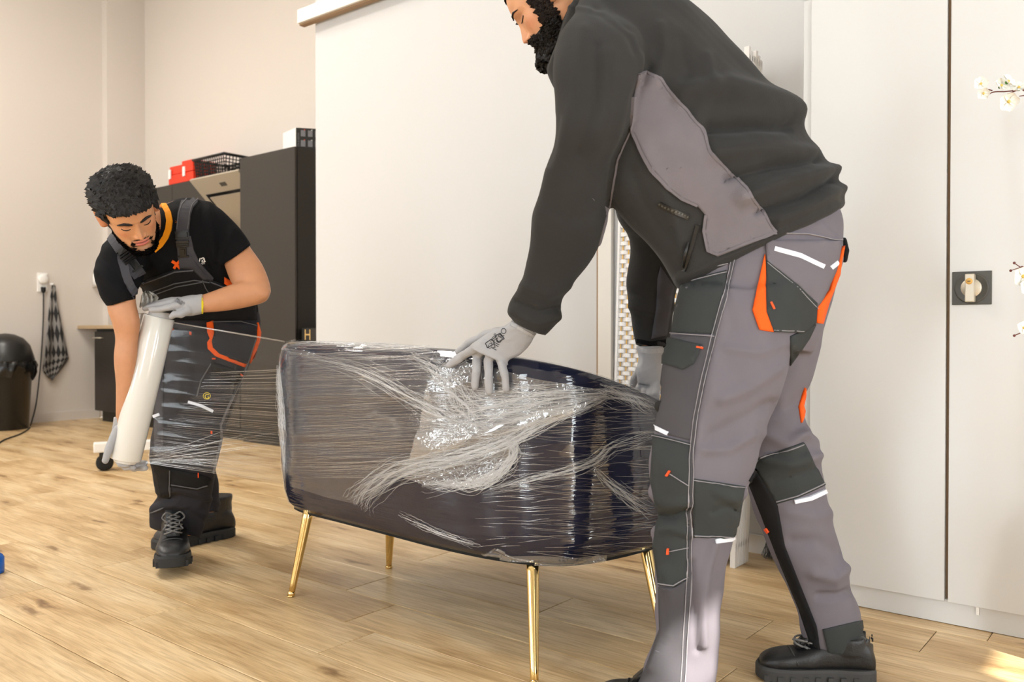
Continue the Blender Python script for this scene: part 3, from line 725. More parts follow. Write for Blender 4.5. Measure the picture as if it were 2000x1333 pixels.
for i, (x1, y1, x2, y2) in enumerate(rows):
    t = i / (len(rows) - 1)
    for j in range(nu):
        s = j / (nu - 1); p = lw(x1 + (x2 - x1) * s, y1 + (y2 - y1) * s)
        w = 0.03 + 0.012 * math.sin(s * 9 + t * 2) * min(1, t * 3) + 0.02 * (1 - t)
        V.append(p + R3(w, 0)); a = 5 + (s - 0.5) * 9 * min(1, t * 1.3 + .1) ; b = t * 13
        uu, vv = (a * 0.8 + b * 0.62), (b * 0.62 - a * 0.8)
        edge = 1.0 if (t > 0.90 or (t > 0.66 and s > 0.78) or (s < 0.32 and t > 0.15 and t < 0.6 and s > 0.2)) else 0.0
        UVs.append((uu + 50.01, vv + 50.01, edge))
nr = len(rows)
for i in range(nr - 1):
    for j in range(nu - 1): F.append((i * nu + j, i * nu + j + 1, (i + 1) * nu + j + 1, (i + 1) * nu + j))
nV = len(V)
V2 = V + [v - R3(0.006, 0) for v in V]
F2 = F + [tuple(q + nV for q in f)[::-1] for f in F]
two = mesh_obj('towel_cloth', V2, F2, towel_mat(), tw)
at = two.data.attributes.new('cloth_uv', 'FLOAT_VECTOR', 'POINT'); at.data.foreach_set('vector', np.array(UVs + UVs, np.float32).ravel())
hk = lw(100, 556)
MB().lathe([(0.012, 0), (0.012, 0.01), (0.006, 0.014), (0.006, 0.035), (0.011, 0.04), (0, 0.044)], hk, R3(1, 0), 16).build('wall_hook', M['white'], tw)
# waste bin
wb = FL(6, 840); bn = empty('waste_bin', (wb.x, wb.y, 0), 'black domed waste bin with a liner at the left edge', 'waste bin')
wb = Vector((wb.x - 0.01, wb.y + 0.06, 0))
MB().lathe([(0.165, 0.0), (0.175, 0.01), (0.21, 0.56), (0.222, 0.565), (0.222, 0.60), (0.2, 0.61)], wb, seg=36).build('bin_body', M['black'], bn)
MB().lathe([(0.225, 0.585), (0.228, 0.61), (0.215, 0.66), (0.19, 0.74), (0.14, 0.80), (0.07, 0.835), (0, 0.845)], wb, seg=36).build('dome_lid', M['black'], bn)
mb = MB(); rings = []
for i in range(5):
    rr = []
    for k in range(72):
        t = 2 * math.pi * k / 72; r_ = 0.226 + 0.016 * math.sin(i / 4 * math.pi) + 0.009 * math.sin(t * 17 + i) + 0.006 * math.sin(t * 29)
        z = 0.60 - i * (0.028 + 0.01 * math.sin(t * 5 + 1) + 0.006 * math.sin(t * 13)); rr.append(Vector((wb.x + r_ * math.cos(t), wb.y + r_ * math.sin(t), z)))
    rings.append(rr)
mb.loft(rings, False).build('bin_liner', mat('black_bin_liner', (22, 22, 22), 0.25, bump=0.5, bscale=40), bn)
# white castor frame behind the kneeling roll
cf = FL(200, 921); cst = empty('castor_frame', cf, 'white frame foot on a black castor behind the wrapping roll', 'castor')
c = Vector((cf.x, cf.y + 0.03, 0))
ax = Vector((0.9, 0.43, 0)).normalized(); bx_ = Vector((-0.43, 0.9, 0))
fT = lambda p: c + ax * p[0] + bx_ * p[1] + Vector((0, 0, p[2]))
MB().box((-0.062, -0.04, 0.115), (0.42, 0.04, 0.175), fT, bevel=0.008).build('frame_beam', M['white'], cst, False)
for q in (0.0, 0.38):
    MB().lathe([(0.02, -0.028), (0.044, -0.028), (0.05, -0.02), (0.05, 0.02), (0.044, 0.028), (0.02, 0.028)], fT((q, 0, 0.05)), bx_, 28).build('wheel', M['blackmat'], cst)
    MB().box((q - 0.03, -0.034, 0.055), (q + 0.03, -0.029, 0.116), fT).box((q - 0.03, 0.029, 0.055), (q + 0.03, 0.034, 0.116), fT).build('fork', M['black'], cst, False)
# blue bottle at the left edge
bb = FL(-12, 1120)
bo = MB().lathe([(0.030, 0), (0.033, 0.004), (0.033, 0.055), (0.026, 0.066), (0.016, 0.072), (0.016, 0.076)], bb, seg=24).build('blue_bottle', M['blue']); tag(bo, 'small blue plastic bottle standing at the left edge', 'bottle')
MB().lathe([(0.019, 0.074), (0.019, 0.088), (0.017, 0.09), (0, 0.09)], bb, seg=20).build('cap', M['blue'], bo)
# paper towel on the kitchen wall behind the shoulder
pw = lw(186, 548); pr = empty('paper_roll', pw, 'white paper roll on the wall behind the black sleeve', 'paper roll')
MB().lathe([(0.02, 0), (0.055, 0), (0.055, 0.12), (0.02, 0.12)], pw + R3(0.075, 0, -0.06), (0, 0, 1), 24).build('paper_winding', M['white'], pr)
MB().box((0, -0.03, -0.07), (0.08, 0.03, -0.062), lambda p: pw + R3(*p)).build('bracket', M['steel'], pr, False)
# broom head by the wall between the legs
br = FL(1522, 1095); brm = empty('hand_brush', br, 'grey bristled brush head lying by the wall behind the legs', 'brush')
dirb = R3(1, 0); nb_ = R3(0, 1)
MB().box((-0.06, 0.0, 0.075), (0.16, 0.045, 0.10), lambda p: br + R3(*p), bevel=0.006).build('brush_block', M['black'], brm, False)
mb = MB()
for k in range(240):
    a = random.uniform(-0.055, 0.155); b = random.uniform(0.0, 0.045); l = Vector((random.gauss(0, .012), random.gauss(-.004, .012), 0))
    p = br + R3(a, b, 0.078); q = br + R3(a * 1.08, b - 0.012, 0.003) + l; mb.tube([p, q], [0.0016, 0.0009], 3, False)
mb.build('bristles', mat('bristle', (92, 92, 94), 0.6, var=.6, vscale=60), brm)['kind'] = 'stuff'
# blossom branches reaching in from the right
bl = empty('blossom_stand', FL(2110, 1300), 'white artificial blossom branches reaching in at the right edge', 'flowers')
base = FL(2110, 1300); YB = 2.18
MB().lathe([(0.06, 0), (0.075, 0.01), (0.085, 0.18), (0.06, 0.32), (0.04, 0.38), (0.05, 0.40), (0.042, 0.40), (0.03, 0.37)], base, seg=28).build('floor_vase', M['white'], bl)
def twig(pts, r0, r1):
    pts = [P(*p) for p in pts]; c_ = [Vector(q) for q in catmull(pts, 5)]
    return MB().tube(c_, list(np.linspace(r0, r1, len(c_))), 6).build('twig', M['twig'], bl)
stem = [Vector(q) for q in catmull([base + Vector((0, 0, 0.3)), P(2105, 900, 2.15), P(2090, 600, YB), P(2080, 300, YB), P(2075, 120, YB)], 6)]
MB().tube(stem, list(np.linspace(0.007, 0.003, len(stem))), 6).build('stem', M['twig'], bl)
twig([(2082, 330, YB), (2045, 230, YB), (2002, 178, YB), (1985, 177, YB - .01), (1963, 179, YB - .02), (1940, 180, YB - .02), (1928, 187, YB - .02), (1919, 192, YB - .02)], 0.0025, 0.0012)
twig([(1988, 177, YB - .01), (1979, 169, YB - .02)], 0.0016, 0.001); twig([(1983, 178, YB - .01), (1968, 184, YB - .02)], 0.0016, 0.001)
twig([(2005, 186, YB), (1991, 188, YB - .01)], 0.0016, 0.001); twig([(1938, 177, YB - .02), (1927, 174, YB - .02)], 0.0016, 0.001)
twig([(2086, 620, YB), (2040, 540, YB), (2000, 522, YB), (1993, 522, YB), (1981, 514, YB)], 0.0025, 0.001); twig([(1995, 522, YB), (1974, 529, YB)], 0.0014, 0.001)
twig([(2090, 720, YB), (2040, 670, YB), (2005, 650, YB), (1988, 653, YB), (1981, 656, YB)], 0.0025, 0.001)
for (x, y) in ((1981, 514), (1974, 529), (1981, 656), (1911, 181)): MB().ball(P(x, y, YB - .02), 0.0035, 8, 6).build('bud', M['twig'], bl)
def blossom(x, y, Y, r, tilt, seed):
    g = random.Random(seed); c_ = P(x, y, Y); ax_ = Vector((g.uniform(-.6, .6), -0.6, g.uniform(-.5, .6))).normalized()
    u_ = ax_.orthogonal().normalized(); w_ = ax_.cross(u_); hub = None
    for k in range(5):
        a = 2 * math.pi * k / 5 + g.uniform(-.2, .2); d_ = u_ * math.cos(a) + w_ * math.sin(a); s_ = ax_.cross(d_)
        v = []; f = []
        for i in range(6):
            t = i / 5; wd = r * 0.62 * math.sin(math.pi * (0.12 + 0.8 * t)) ; 
            for j in range(5):
                q = (j - 2) / 2; v.append(c_ + d_ * (r * (0.08 + t)) + s_ * (wd * q) + ax_ * (r * (0.28 * t * t + 0.16 * q * q) + 0.0008 * g.random()))
        for i in range(5):
            for j in range(4): f.append((i * 5 + j, i * 5 + j + 1, i * 5 + 6 + j, i * 5 + 5 + j))
        o = mesh_obj('petal', v, f, M['petal'], bl)
    MB().ball(c_ + ax_ * 0.002, r * 0.2, 8, 6).build('flower_heart', M['petaly'], bl)
    MB().lathe([(0.0, -0.008), (r * 0.16, -0.006), (r * 0.24, 0.0)], c_ - ax_ * 0.001, ax_, 8, caps=False).build('sepal', M['green'], bl)
for i, (x, y, r) in enumerate([(1916, 164, .016), (1921, 182, .014), (1955, 168, .019), (1968, 160, .020), (1970, 198, .022), (1990, 172, .018), (1998, 540, .026), (2003, 560, .02), (1999, 641, .017), (2016, 165, .02)]): blossom(x, y, YB - 0.03, r, 0, i + 3)
# ================================================================== WRAPPED LOVESEAT
def film_mat(name, base=0.10, rough=0.05, haze=0.0, grz=1.0, bump=0.0, bs=(3, 3, 120), tint=(1, 1, 1, 1), bdist=0.002):
    m = bpy.data.materials.new(name); m.use_nodes = True; nt = m.node_tree; nt.nodes.clear()
    out = nt.nodes.new('ShaderNodeOutputMaterial'); tr = nt.nodes.new('ShaderNodeBsdfTransparent'); tr.inputs[0].default_value = tint
    gl = nt.nodes.new('ShaderNodeBsdfGlossy'); gl.inputs['Roughness'].default_value = rough; gl.inputs['Color'].default_value = (1, 1, 1, 1)
    lw_ = nt.nodes.new('ShaderNodeLayerWeight'); lw_.inputs['Blend'].default_value = 0.5
    pw_ = nt.nodes.new('ShaderNodeMath'); pw_.operation = 'POWER'; pw_.inputs[1].default_value = 4.0; nt.links.new(lw_.outputs['Facing'], pw_.inputs[0])
    ad = nt.nodes.new('ShaderNodeMath'); ad.operation = 'MULTIPLY_ADD'; ad.use_clamp = True; ad.inputs[1].default_value = 0.8 * grz; ad.inputs[2].default_value = base
    nt.links.new(pw_.outputs[0], ad.inputs[0]); mx = nt.nodes.new('ShaderNodeMixShader')
    nt.links.new(ad.outputs[0], mx.inputs[0]); nt.links.new(tr.outputs[0], mx.inputs[1]); nt.links.new(gl.outputs[0], mx.inputs[2])
    last = mx
    if bump:
        at = nt.nodes.new('ShaderNodeAttribute'); at.attribute_name = 'film_uv'
        mp = nt.nodes.new('ShaderNodeMapping'); mp.inputs['Scale'].default_value = bs; nt.links.new(at.outputs['Vector'], mp.inputs['Vector'])
        nz = nt.nodes.new('ShaderNodeTexNoise'); nz.inputs['Scale'].default_value = 1.0; nz.inputs['Detail'].default_value = 1; nz.inputs['Distortion'].default_value = 0.4
        nt.links.new(mp.outputs[0], nz.inputs['Vector'])
        bp = nt.nodes.new('ShaderNodeBump'); bp.inputs['Strength'].default_value = bump; bp.inputs['Distance'].default_value = bdist
        nt.links.new(nz.outputs['Fac'], bp.inputs['Height'])
        nt.links.new(bp.outputs[0], gl.inputs['Normal'])
        n2 = nt.nodes.new('ShaderNodeTexNoise'); n2.inputs['Scale'].default_value = 4.5; n2.inputs['Detail'].default_value = 1; nt.links.new(at.outputs['Vector'], n2.inputs['Vector'])
        m3 = nt.nodes.new('ShaderNodeMapRange'); m3.inputs[1].default_value = 0.38; m3.inputs[2].default_value = 0.62; m3.inputs[3].default_value = bump * 0.05; m3.inputs[4].default_value = bump; nt.links.new(n2.outputs['Fac'], m3.inputs[0]); nt.links.new(m3.outputs[0], bp.inputs['Strength'])
    if haze:
        df = nt.nodes.new('ShaderNodeBsdfDiffuse'); df.inputs[0].default_value = (0.9, 0.9, 0.9, 1)
        m2 = nt.nodes.new('ShaderNodeMixShader'); m2.inputs[0].default_value = haze
        nt.links.new(mx.outputs[0], m2.inputs[1]); nt.links.new(df.outputs[0], m2.inputs[2]); last = m2
    nt.links.new(last.outputs[0], out.inputs['Surface']); return m
M['wrap'] = film_mat('clear_wrap_film', 0.055, 0.025, 0.0, 0.7, 0.8, (8, 120, 1), bdist=0.004)
M['veil'] = film_mat('loose_wrap_film', 0.05, 0.10, 0.03, 0.5, 0.8, (4, 110, 1), bdist=0.005)
M['sheet'] = film_mat('stretched_film', 0.02, 0.08, 0.008, 0.4, 0.5, (1.2, 90, 1))
M['strand'] = film_mat('bunched_film', 0.26, 0.08, 0.28, 0.4)
M['strandf'] = film_mat('fine_film_strand', 0.24, 0.08, 0.05, 0.4)
M['crumple'] = film_mat('crumpled_film', 0.11, 0.04, 0.07, 0.5, 1.0, (75, 75, 1), bdist=0.006)

plan_pts = [(-0.30, 3.27), (-0.48, 3.13), (-0.665, 3.0), (-0.757, 2.888), (-0.705, 2.772), (-0.56, 2.635), (-0.39, 2.475), (-0.22, 2.315), (-0.066, 2.195), (0.05, 2.14), (0.16, 2.135), (0.28, 2.20), (0.40, 2.305), (0.52, 2.44), (0.62, 2.56), (0.69, 2.66)]
def resample(pts, n):
    pts = np.array(catmull(pts, 24)); L = np.r_[0, np.cumsum(np.hypot(*np.diff(pts, axis=0).T))]
    t = np.linspace(0, L[-1], n); return np.stack([np.interp(t, L, pts[:, i]) for i in range(2)], 1), t, L[-1]
def zprofile(S, total):
    """height of the rim along the plan curve"""
    return np.interp(S / total, [0, 0.10, 0.17, 0.225, 0.55, 0.60, 0.66, 0.72, 0.80, 0.90, 1.0], [0.58, 0.64, 0.76, 0.828, 0.815, 0.81, 0.795, 0.765, 0.70, 0.60, 0.56])
def shell(ns, prof, off=0.0, disp=None):
    Pn, S, tot = resample(plan_pts, ns); T = np.gradient(Pn, axis=0); T /= np.linalg.norm(T, axis=1)[:, None]
    O = np.stack([T[:, 1], -T[:, 0]], 1); zt = zprofile(S, tot); zt = np.convolve(np.pad(zt, 12, 'edge'), np.ones(25) / 25, 'valid') if ns > 60 else zt
    V = np.zeros((len(prof), ns, 3))
    for i, (o, zf, zc) in enumerate(prof):
        z = zc + zf * zt
        V[i, :, 0] = Pn[:, 0] + O[:, 0] * (o + off); V[i, :, 1] = Pn[:, 1] + O[:, 1] * (o + off); V[i, :, 2] = z
    return V, S, tot, O
def grid_faces(a, b): return [(i * b + j, i * b + j + 1, (i + 1) * b + j + 1, (i + 1) * b + j) for i in range(a - 1) for j in range(b - 1)]
prof = [(-0.06, 0, .268), (-0.012, 0, .272), (0.0, 0, .285), (0.014, 0, .33), (.024, 0, .42), (.028, 0.3, .30), (.028, .6, .15), (.027, 1, -.09), (.024, 1, -.05), (.017, 1, -.022), (.002, 1, -.004), (-.018, 1, 0), (-.042, 1, -.006), (-.06, 1, -.025), (-.07, 1, -.06), (-.07, 0.5, .20), (-.06, 0, .43), (-.06, 0, .40)]
V, S, TOT, O = shell(160, prof)
seat = empty('loveseat', (0.0, 2.6, 0), 'navy curved-back loveseat on brass legs, wrapped in clear film', 'loveseat')
sv = V.reshape(-1, 3); fs = grid_faces(len(prof), 160)
fs.append(tuple(i * 160 for i in range(len(prof)))); fs.append(tuple(i * 160 + 159 for i in range(len(prof)))[::-1])
shell_o = mesh_obj('backrest_shell', sv, fs, M['velvet'], seat)
def inset(o_, n=60):
    Pn, S_, t_ = resample(plan_pts, n); T = np.gradient(Pn, axis=0); T /= np.linalg.norm(T, axis=1)[:, None]; Oo = np.stack([T[:, 1], -T[:, 0]], 1); return Pn + Oo * o_
ip = inset(-0.058); rings = []
cen = ip.mean(0)
for (k, z) in ((0.97, .30), (1, .315), (1, .455), (0.985, .475), (0.94, .485), (0.5, .49)):
    rings.append([Vector((cen[0] + (p[0] - cen[0]) * k, cen[1] + (p[1] - cen[1]) * k, z)) for p in ip])
MB().loft(rings, True).build('seat_cushion', M['velvet'], seat)
ip = inset(-0.014)
MB().loft([[Vector((p[0], p[1], z)) for p in ip] for z in (.262, .30)], True).build('underside_board', M['velvetdk'], seat, False)
def leg(top, bot, parent):
    a = Vector(top); b = Vector(bot); d = (b - a); n = d.length; d.normalize(); ts = np.linspace(0, 1, 9)
    lg = MB().tube([a + d * n * 0.965 * t for t in ts], [0.0175 - 0.0075 * t for t in ts], 24).build('leg', M['gold'], parent)
    MB().ball(a + d * (n * 0.965), 0.0125, 16, 10).lathe([(0.012, 0), (0.0125, 0.004), (0.006, 0.0045)], Vector((b.x, b.y, 0.0005)), seg=16).build('ball_foot', M['gold'], lg)
leg(P(604, 992, 2.76), FL(568, 1166), seat); leg(P(762, 1030, 2.99), FL(759.5, 1110), seat)
leg(P(1040, 1090, 2.18), FL(1044, 1346), seat); leg(P(1258, 1055, 2.34), FL(1302, 1285), seat)

# ---------------------------------------------------------------- clear film around it
film = empty('stretch_film', (-0.4, 2.5, 0), 'clear stretch film wound round the loveseat and pulled to the roll', 'stretch film')
nz_, ns_ = 150, 420
pr = np.array(prof[1:15]); tt = np.linspace(0, len(pr) - 1, nz_)
prf = np.stack([np.interp(tt, np.arange(len(pr)), pr[:, i]) for i in range(3)], 1)
FV, FS, FT, FO = shell(ns_, [tuple(p) for p in prf], 0.005)
ss = np.tile(FS, (nz_, 1)); zz = FV[:, :, 2]
q = np.stack([ss.ravel() * 4.0, zz.ravel() * 95 + 0.6 * np.sin(ss.ravel() * 9), np.zeros(ss.size)], 1)
amp = 0.0010 * (0.35 + 0.65 * (0.5 + 0.5 * np.sin(ss * 5.0 + zz * 6)))
bigd = vnoise(np.stack([ss.ravel() * 10, zz.ravel() * 26, 0 * ss.ravel()], 1), 1.0, 5)
dsp = amp.ravel() * vnoise(q, 1.0, 3) + 0.0016 * bigd
dsp = dsp.reshape(nz_, ns_) * np.clip((zz - .28) / .06, 0.15, 1)
FV[:, :, 0] += FO[:, 0] * dsp; FV[:, :, 1] += FO[:, 1] * dsp
wrap = mesh_obj('wrapped_layer', FV.reshape(-1, 3), grid_faces(nz_, ns_), M['wrap'], film)
at = wrap.data.attributes.new('film_uv', 'FLOAT_VECTOR', 'POINT'); at.data.foreach_set('vector', np.stack([ss.ravel(), zz.ravel(), 0 * ss.ravel()], 1).astype(np.float32).ravel())
CB = bvh_of(wrap.data)
def film_panel(poly, name, material, off=0.008, amp=0.003, step=9.0, seed=1, guess=2.4, flow=(1, 0)):
    """a loose extra layer of film lying over the wrapped surface"""
    bm = bmesh.new(); pts = []; n = len(poly)
    for i in range(n):
        a = np.array(poly[i], float); b = np.array(poly[(i + 1) % n], float); k = max(1, int(np.hypot(*(b - a)) / step))
        for j in range(k): pts.append(a + (b - a) * j / k)
    bm.faces.new([bm.verts.new((p[0], p[1], 0)) for p in pts])
    for _ in range(6):
        bmesh.ops.triangulate(bm, faces=bm.faces[:]); long = [e for e in bm.edges if e.calc_length() > step * 1.5]
        if not long: break
        bmesh.ops.subdivide_edges(bm, edges=long, cuts=1)
    bmesh.ops.triangulate(bm, faces=bm.faces[:]); bmesh.ops.beautify_fill(bm, faces=bm.faces[:], edges=bm.edges[:]); bm.verts.index_update()
    co = np.array([v.co[:] for v in bm.verts]); fl = np.array(flow); pe = np.array((-fl[1], fl[0]))
    u = co[:, :2] @ fl; w = co[:, :2] @ pe
    dn = vnoise(np.stack([u / 160, w / 14, 0 * u], 1), 1.0, seed) * amp
    V = []; UV = []
    for i, v in enumerate(bm.verts):
        loc, nor, ok = hit(CB, v.co.x, v.co.y, guess); V.append(loc + nor * (off + dn[i])); UV.append((u[i] / 700, w[i] / 700, 0))
    F = [[v.index for v in f.verts] for f in bm.faces]; bm.free()
    o = mesh_obj(name, V, F, material, film); a_ = o.data.attributes.new('film_uv', 'FLOAT_VECTOR', 'POINT'); a_.data.foreach_set('vector', np.array(UV, np.float32).ravel())
    return o
film_panel([(548, 676), (700, 676), (880, 690), (845, 740), (832, 800), (834, 850), (930, 852), (1010, 838), (1004, 880), (860, 905), (770, 935), (725, 968), (700, 985), (640, 972), (568, 950), (556, 840), (552, 760)], 'loose_layer', M['veil'], 0.007, 0.003, 9, 2, 2.6)
film_panel([(880, 700), (1040, 740), (1190, 766), (1100, 815), (1010, 860), (1018, 880), (1000, 912), (930, 950), (830, 946), (780, 930), (880, 890), (930, 850), (850, 800), (838, 750)], 'bunched_layer', M['crumple'], 0.010, 0.005, 7, 9, 2.3, (0.95, -0.3))
film_panel([(940, 1080), (1000, 1085), (1060, 1083), (1120, 1086), (1180, 1080), (1180, 1094), (1090, 1104), (1000, 1104), (950, 1095)], 'bunched_hem', M['crumple'], 0.006, 0.006, 5, 4, 2.2)
strands = MB(); fine = MB()
def strand(mb, pts, r, off=0.006, jit=0.0):
    Q = catmull([np.array(p, float) for p in pts], 8); W = []
    for x, y in Q:
        loc, nor, ok = hit(CB, x, y, 2.4)
        if not ok: continue
        W.append(loc + nor * (off + random.uniform(-jit, jit)))
    if len(W) > 2:
        k = len(W); mb.tube(W, [r * (0.35 + 0.65 * math.sin(math.pi * (i + 0.5) / k)) for i in range(k)], 4, False)
def bundle(mb, pts, n, spread0, spread1, r, off=0.008, wander=3.0):
    for _ in range(n):
        g = random.gauss(0, 1); g2 = random.gauss(0, 1.6); a = random.uniform(0, 0.5); b = min(1.0, a + random.uniform(0.25, 0.8)); Q = catmull([np.array(p, float) for p in pts], 6); m_ = len(Q)
        W = []
        for i, p_ in enumerate(Q):
            t = i / (m_ - 1)
            if t < a or t > b: continue
            tg = Q[min(i + 1, m_ - 1)] - Q[max(i - 1, 0)]; tg /= np.hypot(*tg) + 1e-9
            s = (spread0 + (spread1 - spread0) * t) * (g + g2 * (t - (a + b) / 2)) + wander * math.sin(i * 0.9 + g * 5); W.append(p_ + np.array((-tg[1], tg[0])) * s)
        if len(W) > 3: strand(mb, W[::2], r * random.uniform(0.5, 1.3), off, 0.002)
bundle(strands, [(1196, 768), (1080, 818), (980, 868), (880, 898), (780, 922), (720, 962), (700, 986)], 190, 5, 13, 0.00042, 0.012)
bundle(strands, [(560, 690), (700, 722), (820, 785), (900, 825), (1000, 850)], 80, 5, 14, 0.00036, 0.010)
bundle(strands, [(1192, 770), (1080, 775), (960, 790), (860, 800)], 180, 2, 30, 0.00039, 0.012)
bundle(strands, [(1192, 772), (1100, 800), (1000, 820), (900, 830)], 140, 2, 22, 0.00039, 0.012)
bundle(strands, [(1010, 850), (1005, 890), (960, 935), (900, 945), (830, 945)], 160, 6, 6, 0.00044, 0.012, 6)
bundle(strands, [(790, 690), (850, 720), (880, 750), (920, 800), (950, 850)], 100, 6, 14, 0.00039, 0.010, 5)
bundle(strands, [(930, 965), (1040, 935), (1150, 905), (1200, 870), (1275, 850)], 60, 4, 8, 0.00039, 0.004)
bundle(strands, [(1150, 906), (1210, 960), (1275, 1000)], 52, 1, 12, 0.00039, 0.004)
bundle(strands, [(1160, 760), (1220, 775), (1275, 800)], 120, 8, 8, 0.00039, 0.006, 4)
bundle(strands, [(545, 675), (640, 672), (760, 674), (850, 684)], 80, 4, 6, 0.00039, 0.006, 2)
bundle(strands, [(545, 700), (550, 760), (556, 850), (562, 950)], 80, 3, 2, 0.00044, 0.008, 2)
bundle(strands, [(770, 1000), (860, 1040), (950, 1070)], 28, 3, 3, 0.00039, 0.004, 2)
for _ in range(210):   # long fine streaks along the pull
    y0 = random.uniform(690, 940); x0 = random.uniform(550, 640); L_ = random.uniform(120, 420); sl = random.uniform(-0.10, 0.02)
    pts = [(x0 + L_ * t, y0 + sl * L_ * t + 2 * math.sin(t * 4 + y0)) for t in np.linspace(0, 1, 6)]
    strand(fine, pts, random.uniform(0.00020, 0.00045), 0.009)
for _ in range(240):   # short glints on the rounded corner
    y0 = random.uniform(790, 1080); x0 = random.uniform(930, 1230); L_ = random.uniform(30, 120); sl = random.uniform(-0.16, 0.14)
    strand(fine, [(x0 + L_ * t, y0 + sl * L_ * t) for t in np.linspace(0, 1, 4)], random.uniform(0.0003, 0.0006), 0.004)
for _ in range(420):   # crinkles in the bunched part
    x0 = random.uniform(840, 1130); y0 = random.uniform(700, 930)
    if (y0 > 860 - (x0 - 1000) * 0.35 and x0 > 1010) or (x0 > 960 and y0 < 745 + (x0 - 960) * 0.12): continue
    a = random.uniform(0, 3.14); L_ = random.uniform(15, 50)
    strand(strands, [(x0 + L_ * t * math.cos(a), y0 + L_ * t * math.sin(a) * 0.7 + 5 * math.sin(t * 3)) for t in np.linspace(-.5, .5, 4)], 0.00035, 0.014)
strands.build('bunched_strands', M['strand'], film)['kind'] = 'stuff'
fine.build('fine_strands', M['strandf'], film)['kind'] = 'stuff'

# ---------------------------------------------------------------- film roll
YR = 2.84
rt = P(311, 619, YR); rbt = P(245, 898, YR - 0.02); axr = (rbt - rt).normalized(); RL = (rbt - rt).length; RR = 0.0495
roll = empty('film_roll', rbt, 'thick roll of clear stretch film held upright between both gloves', 'film roll')
MB().lathe([(0.034, 0.004), (RR - 0.002, 0.0), (RR, 0.003), (RR + 0.0012, RL * 0.3), (RR, RL - 0.003), (RR - 0.002, RL), (0.034, RL - 0.002)], rt, axr, 56).build('film_winding', M['rollfilm'], roll)
MB().lathe([(0.031, 0.10), (0.031, -0.016), (0.034, -0.018), (0.0355, -0.016), (0.0355, RL + 0.008), (0.034, RL + 0.010), (0.031, RL + 0.008), (0.031, RL - 0.1)], rt, axr, 40, caps=False).build('cardboard_core', M['core'], roll)
# torn crumpled tail at the top of the roll
tl = MB(); nA, nB = 14, 18; rows = []
tail = catmull([(272, 600, 300, 604), (274, 588, 306, 590), (276, 577, 309, 582), (280, 571, 300, 574), (284, 569, 292, 571)], 3)
for i, (x1, y1, x2, y2) in enumerate(tail):
    rw = []
    for j in range(nB):
        s = j / (nB - 1); rw.append(P(x1 + (x2 - x1) * s, y1 + (y2 - y1) * s + 2 * math.sin(j * 1.7), YR + 0.02 + 0.016 * math.sin(j * 1.3 + i * .7) + 0.012 * math.sin(j * 2.9 - i)))
    rows.append(rw)
tl.loft(rows, False, closed=False).loft([[p + Vector((0, .002, 0)) for p in r] for r in rows], False, closed=False)
tl.build('torn_tail', mat('crumpled_white_film', (225, 220, 212), 0.3, bump=0.5, bscale=60), roll)
side = catmull([(270, 612, 284, 612), (272, 640, 281, 630), (276, 668, 279, 660)], 4)
MB().loft([[P(x1 + (x2 - x1) * s / 5, y1 + (y2 - y1) * s / 5, YR + 0.05 + 0.006 * math.sin(s * 2 + i)) for s in range(6)] for i, (x1, y1, x2, y2) in enumerate(side)], False, closed=False).build('loose_edge', bpy.data.materials['crumpled_white_film'], roll)
# ---------------------------------------------------------------- film pulled from the roll to the loveseat
nu, nv = 60, 90; SV = []; SUV = []
def sheet_pt(u, v):
    a = (339 + (286 - 339) * v, 630 + (905 - 630) * v); b = (556 + (574 - 556) * v ** 0.8, 667 + (948 - 667) * v)
    sag = 6 * math.sin(math.pi * u) * (1 - 2 * abs(v - 0.5)) * 0
    Y = YR - 0.01 + (2.865 - YR) * u; x = a[0] + (b[0] - a[0]) * u; y = a[1] + (b[1] - a[1]) * u
    return x, y, Y
for i in range(nu):
    for j in range(nv):
        u, v = i / (nu - 1), j / (nv - 1); x, y, Y = sheet_pt(u, v)
        w = 0.004 * math.sin(v * 60 + 1.2 * math.sin(u * 4)) * math.sin(math.pi * u) ** 0.5 * min(1, v * 2) + 0.003 * math.sin(v * 23 + u)
        SV.append(P(x, y, Y + w)); SUV.append((u, v * .5, 0))
sh = mesh_obj('stretched_sheet', SV, [(i * nv + j, i * nv + j + 1, (i + 1) * nv + j + 1, (i + 1) * nv + j) for i in range(nu - 1) for j in range(nv - 1)], M['sheet'], film)
a_ = sh.data.attributes.new('film_uv', 'FLOAT_VECTOR', 'POINT'); a_.data.foreach_set('vector', np.array(SUV, np.float32).ravel())
ps = MB()
def pull(u0, u1, v0, v1, r, wob=0.002):
    pts = []
    for t in np.linspace(0, 1, 14):
        u = u0 + (u1 - u0) * t; v = v0 + (v1 - v0) * t; x, y, Y = sheet_pt(u, v); pts.append(P(x, y, Y - 0.003 + wob * math.sin(t * 7 + v * 40)))
    ps.tube(pts, [r * (0.3 + 0.7 * math.sin(math.pi * min(1, 0.08 + t))) if u1 >= 1 else r * math.sin(math.pi * (0.1 + .85 * t)) for t in np.linspace(0, 0.92, 14)], 4, False)
pull(0, 1, 0.0, 0.0, 0.0022); pull(0, 1, 0.004, 0.006, 0.0013); pull(0, 1, 1.0, 1.0, 0.0009); pull(0, 1, 0.99, 0.985, 0.0007)
for k in range(64):
    v = 0.30 + 0.69 * (k / 63) + random.uniform(-.006, .006); v1 = min(1, v - 0.16 * (1 - v) + random.uniform(-.008, .008)); u0 = max(0.0, 0.62 * (0.85 - v)) + random.uniform(0, .06)
    pull(u0, 1, v, v1, random.uniform(0.0003, 0.0008) * (1.3 if v < .65 and k % 3 == 0 else 0.8))
